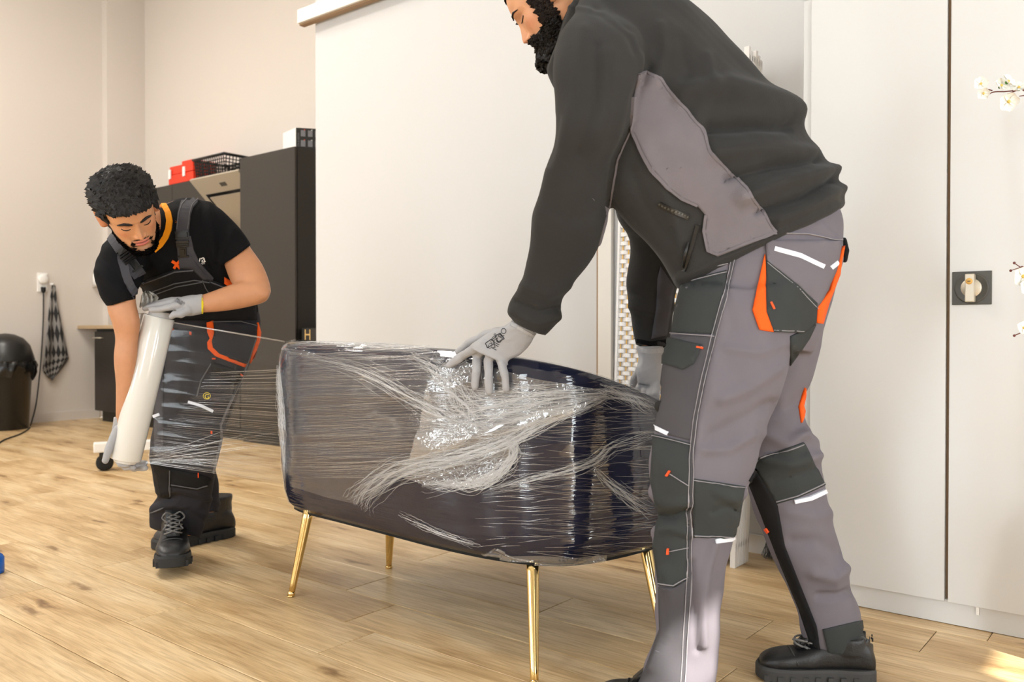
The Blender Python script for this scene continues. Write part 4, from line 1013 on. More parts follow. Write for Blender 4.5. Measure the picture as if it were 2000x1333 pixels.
for k in range(26):
    v0 = random.uniform(0.9, 1.0); pull(0.0, random.uniform(0.5, 1.0), v0, random.uniform(0.62, 0.98), random.uniform(0.0003, 0.0007))
ps.build('pulled_strands', M['strandf'], film)['kind'] = 'stuff'
# ================================================================== PEOPLE: shared builders
def skin_mat():
    m, nt, bs = new_mat('skin'); at = nt.nodes.new('ShaderNodeAttribute'); at.attribute_name = 'tint'
    nz = nt.nodes.new('ShaderNodeTexNoise'); nz.inputs['Scale'].default_value = 40; nz.inputs['Detail'].default_value = 4
    tc = nt.nodes.new('ShaderNodeTexCoord'); nt.links.new(tc.outputs['Object'], nz.inputs['Vector'])
    mr = nt.nodes.new('ShaderNodeMapRange'); mr.inputs[3].default_value = 0.88; mr.inputs[4].default_value = 1.12; nt.links.new(nz.outputs['Fac'], mr.inputs[0])
    mx = nt.nodes.new('ShaderNodeMix'); mx.data_type = 'RGBA'; mx.blend_type = 'MULTIPLY'; mx.inputs[0].default_value = 1.0
    nt.links.new(at.outputs['Color'], mx.inputs[6]); nt.links.new(mr.outputs[0], mx.inputs[7]); nt.links.new(mx.outputs[2], bs.inputs['Base Color'])
    bs.inputs['Roughness'].default_value = 0.48; bs.inputs['Subsurface Weight'].default_value = 0.12; bs.inputs['Subsurface Radius'].default_value = (0.012, 0.005, 0.003); bs.inputs['Specular IOR Level'].default_value = 0.4
    nb = nt.nodes.new('ShaderNodeTexNoise'); nb.inputs['Scale'].default_value = 420; nt.links.new(tc.outputs['Object'], nb.inputs['Vector'])
    bp = nt.nodes.new('ShaderNodeBump'); bp.inputs['Strength'].default_value = 0.12; bp.inputs['Distance'].default_value = 0.001; nt.links.new(nb.outputs['Fac'], bp.inputs['Height']); nt.links.new(bp.outputs[0], bs.inputs['Normal'])
    return m
M['skin'] = skin_mat()
HZ = np.array([-0.3, 0.3, 1.2, 2.5, 4, 6, 8, 10, 12, 14, 16, 18, 20, 21.5, 22.6, 23.3, 23.5])
HW = np.array([1.2, 2.9, 3.9, 4.9, 5.7, 6.35, 6.75, 7.0, 7.2, 7.4, 7.5, 7.3, 6.6, 5.4, 3.8, 1.8, .2])
HF = np.array([7.4, 8.5, 8.95, 8.8, 8.5, 8.4, 8.5, 8.6, 8.8, 9.3, 9.3, 8.8, 7.5, 5.9, 4.0, 1.8, .2])
HB = np.array([4.5, 2.0, -1, -4, -6.2, -7.6, -8.5, -9.1, -9.5, -9.7, -9.7, -9.4, -8.4, -6.8, -4.6, -2, -.2])
def head_grid(nz=120, na=150):
    zt = np.linspace(0, 1, nz); z = -0.3 + 23.8 * (zt ** 0.92 * 0.75 + 0.25 * (1 - np.cos(math.pi * zt)) / 2)
    w = np.interp(z, HZ, HW); f = np.interp(z, HZ, HF); b = np.interp(z, HZ, HB)
    k = np.ones(5) / 5
    for _ in range(2): w, f, b = [np.convolve(np.pad(a, 2, 'edge'), k, 'valid') for a in (w, f, b)]
    ph = np.linspace(0, 2 * math.pi, na, endpoint=False)
    # concentrate columns on the face
    ph = ph + 0.35 * np.sin(2 * (ph - math.pi / 2)) * 0 + 0.45 * np.cos(ph) * 1.0
    C, S_ = np.cos(ph), np.sin(ph); ex = 2 / 2.25
    X = w[:, None] * np.sign(C) * np.abs(C) ** ex; Yc = (f + b) / 2; Yh = (f - b) / 2
    Y = Yc[:, None] + Yh[:, None] * (np.sign(S_) * np.abs(S_) ** ex)[None, :]; Z = np.repeat(z[:, None], na, 1)
    fr = np.clip((Y - 1.0) / 3.0, 0, 1)
    G = lambda x0, z0, sx, sz, a: a * np.exp(-((np.abs(X) - x0) / sx) ** 2 - ((Z - z0) / sz) ** 2)
    G0 = lambda z0, sx, sz, a: a * np.exp(-(X / sx) ** 2 - ((Z - z0) / sz) ** 2)
    d = np.zeros_like(X)
    nh = np.interp(Z, [6.7, 7.1, 7.5, 8.0, 8.8, 10, 11.3, 12.6, 13.4], [0, 0.5, 1.7, 2.35, 2.1, 1.45, 0.8, 0.35, 0.0]); nw = np.interp(Z, [7, 8, 9, 11, 13], [1.0, 0.95, 0.85, 0.68, 0.75])
    d += nh * np.exp(-(np.abs(X) / nw) ** 2.4)
    d += G(1.35, 7.75, 0.55, 0.62, 0.85)
    d += G(3.2, 12.0, 1.6, 0.95, -0.75) + G(3.2, 11.65, 1.15, 0.62, 0.55) + G(3.2, 12.15, 1.5, .12, -.10)
    d += G(2.9, 13.6, 2.3, 0.55, 0.42) + G0(14.2, 1.2, 1.0, -0.05)
    d += G(4.9, 9.9, 1.6, 1.4, 0.42) + G(4.4, 6.0, 1.4, 1.8, -0.35) + G(2.6, 7.2, .5, 1.3, -.18)
    d += G0(5.75, 1.9, 0.36, 0.55) + G0(4.7, 1.6, 0.45, 0.62) + G0(5.2, 2.3, 0.17, -0.38) + G0(3.6, 1.7, 0.5, -0.35) + G0(1.5, 1.5, 1.1, 0.45) + G0(6.5, .35, .5, -.15)
    Y = Y + d * fr
    return np.stack([X, Y, Z], 2)
class Head:
    def __init__(s, O, F, U, scale=1.0):
        F = Vector(F).normalized(); U = Vector(U); U = (U - F * U.dot(F)).normalized(); Rt = F.cross(U)
        s.O = Vector(O); s.F = F; s.U = U; s.R = Rt; s.k = 0.01 * scale
        s.A = np.array([Rt, F, U]); s.g = head_grid(); s.nz, s.na = s.g.shape[:2]
        s.L = s.g.reshape(-1, 3); s.faces = []
        for i in range(s.nz - 1):
            for j in range(s.na): s.faces.append((i * s.na + j, i * s.na + (j + 1) % s.na, (i + 1) * s.na + (j + 1) % s.na, (i + 1) * s.na + j))
        s.cap = [tuple(range(s.na))[::-1], tuple((s.nz - 1) * s.na + j for j in range(s.na))]
        me = bpy.data.meshes.new('t'); me.from_pydata(s.L.tolist(), [], s.faces); me.update(); s.n = mnorms(me).copy(); bpy.data.meshes.remove(me)
    def W(s, L): return np.array(s.O) + (np.asarray(L, float) * s.k) @ s.A
    def w1(s, x, y, z): return Vector(s.W([[x, y, z]])[0])
    def surf(s, x, z, off=0.0):
        """front surface point at local x, z"""
        q = np.where(s.L[:, 1] > 0)[0]; i = q[np.argmin((s.L[q, 0] - x) ** 2 + (s.L[q, 2] - z) ** 2)]; p = s.L[i] + s.n[i] * off; return Vector(s.W([[x, p[1], z]])[0])
    def patch(s, mask, hfun, name, material, parent, seed=0, rough=0.0):
        """a layer of hair lying on the head"""
        keep = mask > 0.5; L = s.L + s.n * (hfun(s.L) * np.clip((mask - 0.5) * 4, 0.05, 1))[:, None]
        if rough: L = L + s.n * (rough * vnoise(s.L, 9, seed))[:, None]
        F = [f for f in s.faces if all(keep[i] for i in f)]
        F += [c for c in s.cap[1:] if keep[c[0]]]
        ids = sorted({i for f in F for i in f}); mp = {a: b for b, a in enumerate(ids)}
        o = mesh_obj(name, s.W(L[ids]), [tuple(mp[i] for i in f) for f in F], material, parent); return o
    def strands(s, weight, n, length, rad, hfun, name, material, parent, dirf=None, curl=0.0, seed=1):
        g = np.random.default_rng(seed); pr_ = weight / weight.sum(); ids = g.choice(len(s.L), n, p=pr_); mb = MB()
        for i in ids:
            p = s.L[i] + g.normal(0, .12, 3); h = hfun(s.L[i:i + 1])[0]; nn = s.n[i]; dv = nn * 0.7 + (dirf(s.L[i]) if dirf else 0) + g.normal(0, .28, 3); dv /= np.linalg.norm(dv)
            ln = length * (0.6 + 0.7 * g.random()); p0 = p + nn * h * 0.5; pts = []
            a1 = np.cross(dv, nn + g.normal(0, .3, 3)); a1 /= np.linalg.norm(a1) + 1e-6; a2 = np.cross(dv, a1); ph_ = g.random() * 6
            kk = 4 if not curl else 9
            for q in range(kk):
                t = q / (kk - 1); pts.append(p0 + dv * ln * t + (a1 * math.cos(ph_ + t * 11) + a2 * math.sin(ph_ + t * 11)) * curl * t)
            mb.tube([Vector(x) for x in s.W(pts)], [rad * (1 - 0.75 * q / (kk - 1)) for q in range(kk)], 3, False)
        o = mb.build(name, material, parent); o['kind'] = 'stuff'; return o
    def ears(s):
        out = MB()
        for sg in (-1, 1):
            rings = []
            for (t, rx, ry, rz) in ((0, .6, 1.2, 2.2), (.35, .9, 1.7, 3.0), (.7, 1.0, 1.9, 3.25), (1.0, .8, 1.75, 3.1), (1.15, .3, 1.35, 2.7)):
                r_ = []
                for k in range(20):
                    a = 2 * math.pi * k / 20; ez = math.sin(a) * rz; ey = math.cos(a) * ry * (1 - 0.18 * math.sin(a) * -1) - 0.25 * ez
                    r_.append((sg * (6.6 + t * 2.3 + 0.25 * max(0, -ey)), -0.9 + ey - t * 0.9, 11.2 + ez))
                rings.append(r_)
            inner = [[(p[0] + sg * -0.35, -1.9 + (p[1] + 1.9) * .62, 11.2 + (p[2] - 11.2) * .68) for p in rings[-1]], [(p[0] - sg * 0.75, -1.9 + (p[1] + 1.9) * .4, 11.0 + (p[2] - 11.2) * .45) for p in rings[-1]]]
            out.loft([[Vector(p) for p in r] for r in rings + inner], True)
        return out
def head_tint(L, base, lips, stubble=None):
    c = np.tile(np.array(base[:3]), (len(L), 1)); x, y, z = np.abs(L[:, 0]), L[:, 1], L[:, 2]; fr = (y > 4)
    def mixin(w, col): 
        nonlocal c; w = np.clip(w * fr, 0, 1)[:, None]; c = c * (1 - w) + np.array(col[:3]) * w
    mixin(np.exp(-(x / 2.3) ** 6 - ((z - 5.72) / .42) ** 4) * .75, lips); mixin(np.exp(-(x / 2.1) ** 6 - ((z - 4.72) / .5) ** 4) * .9, lips)
    mixin(np.exp(-(x / 2.5) ** 6 - ((z - 5.2) / .10) ** 2) * .8, (0.10, .03, .03)); mixin(.30 * np.exp(-((x - 4.6) / 1.8) ** 2 - ((z - 9) / 1.6) ** 2), srgb(214, 112, 84))
    mixin(.30 * np.exp(-(x / 1.2) ** 2 - ((z - 8) / .9) ** 2), srgb(206, 108, 80)); mixin(.35 * np.exp(-((x - 3.2) / 1.5) ** 2 - ((z - 12.1) / .7) ** 2), srgb(150, 92, 70))
    mixin(.85 * np.exp(-((x - .75) / .38) ** 2 - ((z - 7.15) / .22) ** 2), (0.05, .02, .015))
    if stubble is not None: mixin(stubble * .45, srgb(96, 70, 58))
    return c
def body_mesh(name, parts, label, cat):
    """join the pieces of a body into one mesh with a colour per point; parts: (verts, faces, colours)"""
    V = []; F = []; Cc = []
    for v, f, c in parts:
        k = len(V); V += [tuple(p) for p in v]; F += [tuple(i + k for i in q) for q in f]; Cc += [tuple(x) for x in c]
    o = mesh_obj(name, V, F, M['skin'])
    a = o.data.color_attributes.new('tint', 'FLOAT_COLOR', 'POINT'); a.data.foreach_set('color', np.c_[np.array(Cc)[:, :3], np.ones(len(Cc))].astype(np.float32).ravel())
    tag(o, label, cat); return o
def me_parts(me, col):
    v = mverts(me); f = [tuple(p.vertices) for p in me.polygons]; return v, f, np.tile(np.array(col[:3]), (len(v), 1))
def glove(name, palm, fingers, parent, voxel=0.0028, mats=None, extra=None, flat=None):
    mb = MB()
    for sec in palm: loft_px(mb, sec, 3, 20, 2.4)
    for pts, rad in fingers: mb.chain([P(*p) if not isinstance(p, Vector) else p for p in pts], rad, 12)
    if extra: extra(mb)
    me = remesh(mb, voxel, 3, 0.5); v = mverts(me); n = mnorms(me); setverts(me, v + n * (0.0009 * vnoise(v, 110, 4))[:, None])
    return obj_from_mesh(name, me, [M['glove']], parent), bvh_of(me), me
def boot(parent, loc, yaw, pitch=0.0, roll=0.0, size=0.30, high=0.15, sole='sole', laces=True, name='boot'):
    """work boot: toe along local +y"""
    Rm = Matrix.Translation(loc) @ Matrix.Rotation(yaw, 4, 'Z') @ Matrix.Rotation(pitch, 4, 'X') @ Matrix.Rotation(roll, 4, 'Y')
    k = size / 0.30
    def T(p): return Rm @ Vector((p[0] * k, p[1] * k, p[2] * k))
    secs = [(-.10, .030, .028, .075), (-.085, .039, .028, .105), (-.05, .041, .028, .13), (0, .040, .028, .125), (.05, .044, .028, .098), (.10, .050, .028, .080), (.14, .051, .028, .074), (.17, .045, .028, .066), (.19, .032, .028, .054), (.198, .016, .03, .044)]
    rings = []
    for y, w, z0, z1 in catmull(secs, 3):
        r = []
        for q in range(24):
            a = 2 * math.pi * q / 24; c_, s_ = math.cos(a), math.sin(a)
            r.append(T((w * math.copysign(abs(c_) ** .75, c_), y, (z0 + z1) / 2 + (z1 - z0) / 2 * math.copysign(abs(s_) ** .75, s_))))
        rings.append(r)
    mb = MB().loft(rings, True)
    sh_ = []
    for z, w, y0, y1 in catmull([(.05, .036, -.095, .07), (.09, .040, -.10, .055), (.13, .042, -.098, .035), (high, .045, -.10, .03), (high + .012, .043, -.098, .028)], 3):
        sh_.append([T((w * math.cos(2 * math.pi * q / 24), (y0 + y1) / 2 + (y1 - y0) / 2 * math.sin(2 * math.pi * q / 24), z)) for q in range(24)])
    mb.loft(sh_, True)
    me = remesh(mb, 0.004, 4); v = mverts(me); setverts(me, v + mnorms(me) * (0.0010 * vnoise(v, 60, 2))[:, None])
    b = obj_from_mesh(name, me, [M['leather']], parent); bb_ = bvh_of(me)
    out = [(.0, -.108), (.030, -.098), (.044, -.06), (.042, 0), (.049, .06), (.056, .12), (.052, .165), (.036, .197), (.0, .207), (-.036, .197), (-.052, .165), (-.056, .12), (-.049, .06), (-.042, 0), (-.044, -.06), (-.030, -.098), (.0, -.108)]
    ol = catmull(out, 5)[:-1]
    tr = MB().loft([[T((x * s_, .05 + (y - .05) * s_, z)) for x, y in ol] for (s_, z) in ((.96, 0.001), (1, .004), (1, .030), (.965, .038))], True)
    for q in range(9):
        y = -.085 + q * .033; w = np.interp(y, [-.1, -.06, .06, .12, .165, .2], [.03, .043, .049, .056, .052, .03])
        for sg in (-1, 1): tr.box((sg * w - .004, y, .002), (sg * w + .004, y + .014, .020), T)
    tr.build('sole', M[sole], b, False)
    # toe cap seam and tongue
    MB().tube([T((.049 * math.cos(a), .105 + .012 * math.sin(a) , .050 + .030 * math.sin(a))) for a in np.linspace(0, math.pi, 14)], .0022 * k, 6).build('toe_cap_seam', M['soleg'], b)
    MB().loft([[T((x, y + .012, z)), T((x * .9, y + .02, z + .004)), T((-x * .9, y + .02, z + .004)), T((-x, y + .012, z))] for (x, y, z) in ((.020, .085, .082), (.024, .06, .105), (.026, .035, .135), (.028, .022, high + .02), (.02, .02, high + .03))], True).build('tongue', M['leather'], b)
    if laces:
        ls = MB()
        for q in range(6):
            t = q / 5; y = .092 - .062 * t; z = .090 + (high - .098) * t
            for sg in (-1, 1):
                ls.tube([T(p) for p in catmull([(sg * .026, y - .004, z + .002), (sg * .012, y + .014, z + .008), (-sg * .012, y + .008, z + .016), (-sg * .026, y - .016, z + .016)], 4)], .0028 * k, 6)
        for sg in (-1, 1):
            ls.tube([T(p) for p in catmull([(0, .055, high - .01), (sg * .02, .072, high + .004), (sg * .034, .066, high - .014), (sg * .018, .074, high - .03), (sg * .03, .085, high - .05)], 5)], .0026 * k, 6)
        ls.build('lace', M['lace'], b)
    return b
# ================================================================== MAN ON THE RIGHT (grey workwear, fleece jacket)
SK_B = srgb(214, 156, 116)
def shrink(secs, k, kd=None):
    out = []
    for (x1, y1, x2, y2, Y, rd) in secs:
        cx, cy = (x1 + x2) / 2, (y1 + y2) / 2; out.append((cx + (x1 - cx) * k, cy + (y1 - cy) * k, cx + (x2 - cx) * k, cy + (y2 - cy) * k, Y, rd * (kd or k)))
    return out
B_torso = [(1330, 560, 1655, 400, 1.95, .155), (1322, 545, 1648, 368, 1.95, .165), (1296, 510, 1618, 322, 1.95, .172), (1262, 475, 1572, 265, 1.95, .178), (1225, 440, 1550, 208, 1.95, .185), (1185, 390, 1500, 158, 1.95, .19), (1160, 330, 1430, 85, 1.96, .195), (1135, 265, 1350, 5, 1.97, .195), (1108, 215, 1270, -52, 1.98, .175), (1082, 180, 1205, -72, 1.99, .13), (1070, 158, 1168, -72, 1.99, .092), (1064, 140, 1150, -76, 1.99, .085)]
B_arm = [(1150, -30, 1250, 20, 1.96, .05), (1120, 20, 1258, 62, 1.85, .078), (1080, 110, 1256, 120, 1.79, .088), (1086, 200, 1243, 205, 1.78, .078), (1083, 275, 1226, 265, 1.80, .072), (1064, 335, 1207, 315, 1.84, .066), (1045, 400, 1193, 400, 1.89, .063), (1034, 475, 1170, 488, 1.95, .061), (1018, 545, 1130, 543, 2.02, .058), (998, 592, 1099, 583, 2.07, .056), (998, 614, 1094, 622, 2.09, .053), (1010, 632, 1064, 655, 2.10, .042)]
B_far = [(1180, 300, 1300, 330, 2.14, .06), (1205, 410, 1315, 440, 2.24, .06), (1226, 470, 1332, 500, 2.32, .06), (1226, 545, 1328, 550, 2.36, .058), (1230, 600, 1318, 602, 2.39, .052), (1233, 640, 1310, 640, 2.41, .047), (1240, 676, 1302, 676, 2.42, .044)]
B_pelvis = [(1345, 500, 1640, 395, 1.95, .15), (1330, 545, 1648, 440, 1.95, .155), (1326, 590, 1640, 530, 1.95, .16), (1322, 630, 1612, 620, 1.95, .15), (1330, 680, 1590, 690, 1.95, .12)]
B_near = [(1330, 560, 1590, 560, 1.88, .10), (1312, 650, 1562, 640, 1.87, .105), (1297, 700, 1543, 690, 1.86, .102), (1289, 770, 1525, 765, 1.85, .098), (1276, 850, 1492, 855, 1.84, .092), (1268, 905, 1470, 915, 1.83, .088), (1270, 960, 1455, 960, 1.83, .086), (1283, 1005, 1446, 1010, 1.84, .082), (1274, 1062, 1434, 1065, 1.85, .08), (1280, 1130, 1419, 1130, 1.85, .078), (1288, 1185, 1408, 1190, 1.86, .076), (1286, 1230, 1402, 1235, 1.86, .077), (1264, 1290, 1399, 1285, 1.86, .08), (1242, 1335, 1397, 1335, 1.86, .085), (1225, 1385, 1400, 1390, 1.86, .09)]
B_rear = [(1430, 600, 1615, 600, 2.03, .10), (1450, 690, 1600, 680, 2.04, .10), (1462, 770, 1580, 765, 2.05, .095), (1470, 835, 1573, 825, 2.05, .09), (1466, 890, 1592, 872, 2.05, .086), (1460, 950, 1611, 945, 2.05, .084), (1487, 1030, 1634, 1040, 2.06, .08), (1520, 1108, 1658, 1118, 2.08, .078), (1548, 1172, 1676, 1195, 2.10, .076), (1566, 1235, 1689, 1250, 2.11, .076), (1580, 1268, 1697, 1290, 2.12, .078)]
# body: one continuous figure under the clothes
headB = Head(P(1044, 100, 2.02), (-0.80, 0.20, -0.565), (-0.46, 0.10, 0.86), 1.0)
nose = headB.w1(0, 11.0, 8.1); want = P(1021, 85, nose.y); headB.O += want - nose
mb = MB()
loft_px(mb, shrink(B_torso[:-2], .78)); loft_px(mb, shrink(B_arm[1:], .66)); loft_px(mb, shrink(B_far, .66)); loft_px(mb, shrink(B_pelvis, .76)); loft_px(mb, shrink(B_near, .64)); loft_px(mb, shrink(B_rear, .62))
mb.chain([headB.w1(0, -1.5, 6), headB.w1(0, -3, 1), P(1160, 60, 1.99)], [.058, .056, .066], 20)
bodyB = remesh(mb, 0.007, 4)
ch = headB.L; xs, ys, zs = np.abs(ch[:, 0]), ch[:, 1], ch[:, 2]
low = np.where((zs < 6.3 - .10 * xs) & (ys > .8 + .25 * np.maximum(0, zs - 2)) & ~((xs < 2.2) & (np.abs(zs - 5.2) < 1.0) & (ys > 6)), 1.0, 0.0)
cheek = np.where((ys > .6) & (ys < 4.4) & (xs > 4.2) & (zs >= 4) & (zs < 13.5), 1.0, 0.0)
mus = np.where((np.abs(zs - 6.5) < .4) & (xs < 2.8) & (ys > 5), 1.0, 0); beardB = np.clip(low + mus, 0, 1)
ear = headB.ears(); earW = headB.W([list(v) for v in ear.v])
personB = body_mesh('person', [(headB.W(headB.L), headB.faces + headB.cap, head_tint(headB.L, SK_B, srgb(150, 80, 70), np.clip(beardB + cheek, 0, 1))), (earW, ear.f, np.tile(np.array(SK_B[:3]), (len(earW), 1))), me_parts(bodyB, SK_B)],
                    'bearded person in charcoal fleece and grey work trousers bending over the loveseat', 'person')
hB = lambda L: 0.5 + 1.6 * np.clip((4.5 - L[:, 2]) / 4, 0, 1) * np.clip((L[:, 1] - 0) / 6, 0, 1)
headB.patch(beardB, lambda L: 0.15 + .55 * np.clip((3.5 - L[:, 2]) / 4, 0, 1), 'beard', M['beardb'], personB, 3, 0.10)
headB.strands(beardB * (0.3 + (zs < 5)), 1500, .7, .016, lambda L: .2 + 0 * L[:, 0], 'beard_hair', M['hair'], personB, lambda p: np.array([0, .2, -.8]), .10, 5)
headB.strands(cheek, 420, .6, .010, lambda L: 0 * L[:, 0], 'sideburn_hair', M['beardb'], personB, lambda p: np.array([0, .3, -1.6]), .03, 15)
lowb = low * ((zs < 2.0) & (ys > 4)); headB.strands(lowb, 420, 1.9, .018, lambda L: .3 + 0 * L[:, 0], 'beard_curls', M['hair'], personB, lambda p: np.array([0, .5, -.8]), .28, 6)
hairB = np.where((zs > 18.3) | ((ys < 2.2) & (zs > 14)) | ((ys < -4) & (zs > 9)), 1.0, 0); headB.patch(hairB, lambda L: 0.5 + 0 * L[:, 0], 'hair', M['hair'], personB, 1, .05)
for sg in (-1, 1):
    MB().tube([headB.surf(sg * x, z, .0) + headB.F * .003 for x, z in ((1.3, 13.5), (2.4, 13.95), (3.8, 14.0), (5.0, 13.4))], [.0015, .0026, .0024, .001], 8).build('eyebrow', M['hair'], personB)
    MB().tube([headB.surf(sg * x, z, .0) + headB.F * .0012 for x, z in ((2.1, 11.4), (3.0, 11.15), (4.0, 11.3), (4.5, 11.6))], .0013, 6).build('eyelashes', M['hair'], personB)
# jacket
mb = MB(); loft_px(mb, B_torso, 5, 40, 2.3); loft_px(mb, B_arm, 5, 30, 2.2); loft_px(mb, B_far, 4, 28, 2.2)
jk = remesh(mb, 0.0055, 6, 0.5)
v = mverts(jk); n = mnorms(jk); setverts(jk, v + n * (0.0045 * vnoise(v, 22, 8, 2))[:, None])
folds(jk, [([(1060, 20), (1090, 10), (1180, 25), (1235, 70), (1252, 110), (1254, 150)], 5, .004), ([(1165, 20), (1225, 60), (1243, 100)], 9, -.004),
           ([(1330, 180), (1420, 170), (1520, 200), (1556, 215)], 22, .022), ([(1390, 250), (1480, 245), (1540, 246)], 13, -.022), ([(1400, 300), (1490, 290), (1578, 305)], 20, .018),
           ([(1420, 350), (1510, 325), (1592, 314)], 9, -.016), ([(1450, 385), (1540, 355), (1625, 335)], 14, .020), ([(1480, 415), (1570, 385), (1622, 352)], 7, -.018), ([(1520, 430), (1600, 395), (1655, 362)], 11, .013),
           ([(1270, 130), (1240, 190), (1225, 260), (1200, 320), (1190, 400)], 9, -.006), ([(1140, 60), (1130, 180), (1100, 280)], 16, .006), ([(1190, 110), (1185, 220), (1150, 320), (1120, 400)], 18, .006), ([(1165, 90), (1160, 200), (1130, 300)], 9, -.005),
           ([(1090, 230), (1085, 280), (1070, 320)], 8, -.004), ([(1060, 420), (1110, 450), (1160, 440)], 20, .004), ([(1025, 560), (1070, 575), (1110, 560)], 12, .006), ([(1005, 590), (1050, 610), (1095, 600)], 6, -.008), ([(1000, 610), (1050, 632), (1090, 620)], 9, .006),
           ([(1290, 50), (1300, 100), (1280, 160)], 10, .005), ([(1330, 80), (1345, 140), (1310, 200)], 12, -.005), ([(1380, 110), (1390, 170), (1360, 230)], 12, .006),
           ([(1260, 300), (1290, 360), (1320, 430), (1330, 500)], 12, .005), ([(1235, 340), (1260, 400), (1300, 460)], 14, -.005), ([(1325, 545), (1420, 500), (1520, 455), (1640, 400)], 7, .006), ([(1230, 575), (1280, 585), (1320, 575)], 9, -.005), ([(1232, 600), (1280, 612), (1315, 600)], 9, .005)], k=1.1)
jacket = obj_from_mesh('fleece_jacket', jk, [M['fleece']], personB); JB = bvh_of(jk)
decal(JB, [(1246, 146), (1262, 142), (1288, 154), (1312, 182), (1340, 215), (1368, 250), (1388, 296), (1418, 330), (1458, 370), (1488, 412), (1515, 455), (1455, 478), (1402, 499), (1382, 490), (1374, 452), (1378, 420), (1362, 402), (1330, 388), (1302, 368), (1272, 332), (1250, 290), (1232, 250), (1236, 190)], 'side_panel', M['fleeceg'], jacket, .0035, .0018, 7, 1.8)
for pts in ([(1246, 146), (1262, 142), (1288, 154), (1312, 182), (1340, 215), (1368, 250), (1388, 296), (1418, 330), (1458, 370), (1488, 412), (1515, 455)], [(1515, 455), (1455, 478), (1402, 499), (1382, 490), (1374, 452), (1378, 420)], [(1236, 190), (1232, 250), (1250, 290), (1272, 332), (1302, 368), (1330, 388), (1362, 402)]):
    stroke(JB, pts, 5, 'panel_seam', M['fleeceg'], jacket, .0055, .001, 8, 1.8)
stroke(JB, [(1240, 205), (1232, 255), (1207, 312), (1192, 400), (1170, 480)], 3, 'sleeve_seam', M['fleeceg'], jacket, .002, .0005, 8, 1.8)
stroke(JB, [(1288, 398), (1314, 412), (1344, 425)], 9, 'zip_pocket', M['black'], jacket, .003, .001, 6, 1.8)
stroke(JB, [(1288, 397), (1314, 411), (1344, 424)], 3, 'zip_teeth', M['dkgrey'], jacket, .005, .001, 3, 1.8, dash=1)
stroke(JB, [(1362, 440), (1352, 480), (1336, 530)], 7, 'front_zip', M['black'], jacket, .004, .001, 6, 1.8)
MB().chain([hit(JB, 1342, 476, 1.8)[0] + Vector((0, -.008, 0)), hit(JB, 1336, 500, 1.8)[0] + Vector((0, -.010, 0)), hit(JB, 1333, 522, 1.8)[0] + Vector((0, -.008, 0))], [.003, .004, .003], 8).build('zip_pull', M['black'], jacket)
decal(JB, [(1290, 520), (1316, 560), (1308, 615), (1302, 655), (1272, 662), (1282, 600), (1284, 545)], 'cuff_panel', M['wmid'], jacket, .002, .001, 9, 2.3)
stroke(JB, [(1238, 668), (1270, 674), (1302, 670)], 14, 'knit_cuff', M['tshirt'], jacket, .003, .001, 6, 2.4)
# trousers
mb = MB(); loft_px(mb, B_pelvis, 5, 40, 2.3); loft_px(mb, B_near, 5, 34, 2.2); loft_px(mb, B_rear, 5, 34, 2.2)
tr_ = remesh(mb, 0.0055, 7, 0.5); v = mverts(tr_); n = mnorms(tr_); setverts(tr_, v + n * (0.0042 * vnoise(v, 24, 12, 2))[:, None])
folds(tr_, [([(1420, 680), (1480, 690), (1540, 670)], 9, .004), ([(1400, 700), (1390, 760), (1370, 830), (1360, 900)], 10, .004), ([(1410, 780), (1460, 760), (1520, 720)], 12, .006), ([(1390, 850), (1450, 820), (1510, 790)], 12, -.005), ([(1370, 880), (1420, 880), (1470, 850)], 10, .006),
            ([(1400, 960), (1430, 975), (1450, 965)], 10, .006), ([(1395, 1000), (1420, 990), (1445, 1000)], 8, -.005), ([(1270, 960), (1300, 985), (1340, 980)], 10, .006), ([(1285, 1008), (1310, 1012), (1340, 1000)], 8, -.008), ([(1275, 1040), (1310, 1030), (1345, 1040)], 10, .006),
            ([(1395, 1060), (1380, 1110), (1370, 1180), (1372, 1260)], 9, .008), ([(1352, 1100), (1356, 1180), (1362, 1270)], 7, -.006), ([(1300, 1120), (1310, 1170), (1300, 1240), (1270, 1300)], 12, .005),
            ([(1560, 850), (1585, 860), (1600, 870)], 8, .008), ([(1500, 850), (1540, 870), (1570, 845)], 12, .007), ([(1500, 800), (1540, 800), (1575, 780)], 16, -.006), ([(1490, 900), (1550, 905), (1600, 890)], 10, .007), ([(1510, 940), (1560, 930), (1605, 915)], 9, -.005),
            ([(1540, 1000), (1590, 1010), (1630, 1000)], 14, .005), ([(1550, 1060), (1600, 1060), (1640, 1080)], 14, -.006), ([(1590, 1120), (1630, 1130), (1665, 1100)], 12, .008), ([(1600, 1165), (1640, 1165), (1672, 1150)], 8, -.008), ([(1520, 1100), (1555, 1180), (1590, 1250)], 8, -.005),
            ([(1430, 640), (1420, 560), (1430, 500)], 9, -.003), ([(1600, 440), (1630, 470), (1645, 520)], 9, .004)], k=1.45)
trs = obj_from_mesh('work_trousers', tr_, [M['wgrey']], personB); TB = bvh_of(tr_)
D = lambda poly, name, m_, th=.0022: decal(TB, poly, name, m_, trs, th, .0016, 6.5, 1.85)
D([(1333, 552), (1418, 528), (1417, 548), (1395, 653), (1313, 651), (1321, 598)], 'thigh_panel', M['wdark'])
D([(1313, 656), (1394, 656), (1376, 731), (1360, 809), (1350, 862), (1278, 843), (1290, 770), (1298, 700)], 'thigh_pocket', M['wmid'])
D([(1278, 848), (1350, 866), (1347, 995), (1343, 1129), (1314, 1147), (1288, 1143), (1277, 1067), (1285, 1006), (1272, 940)], 'knee_panel', M['wdark'])
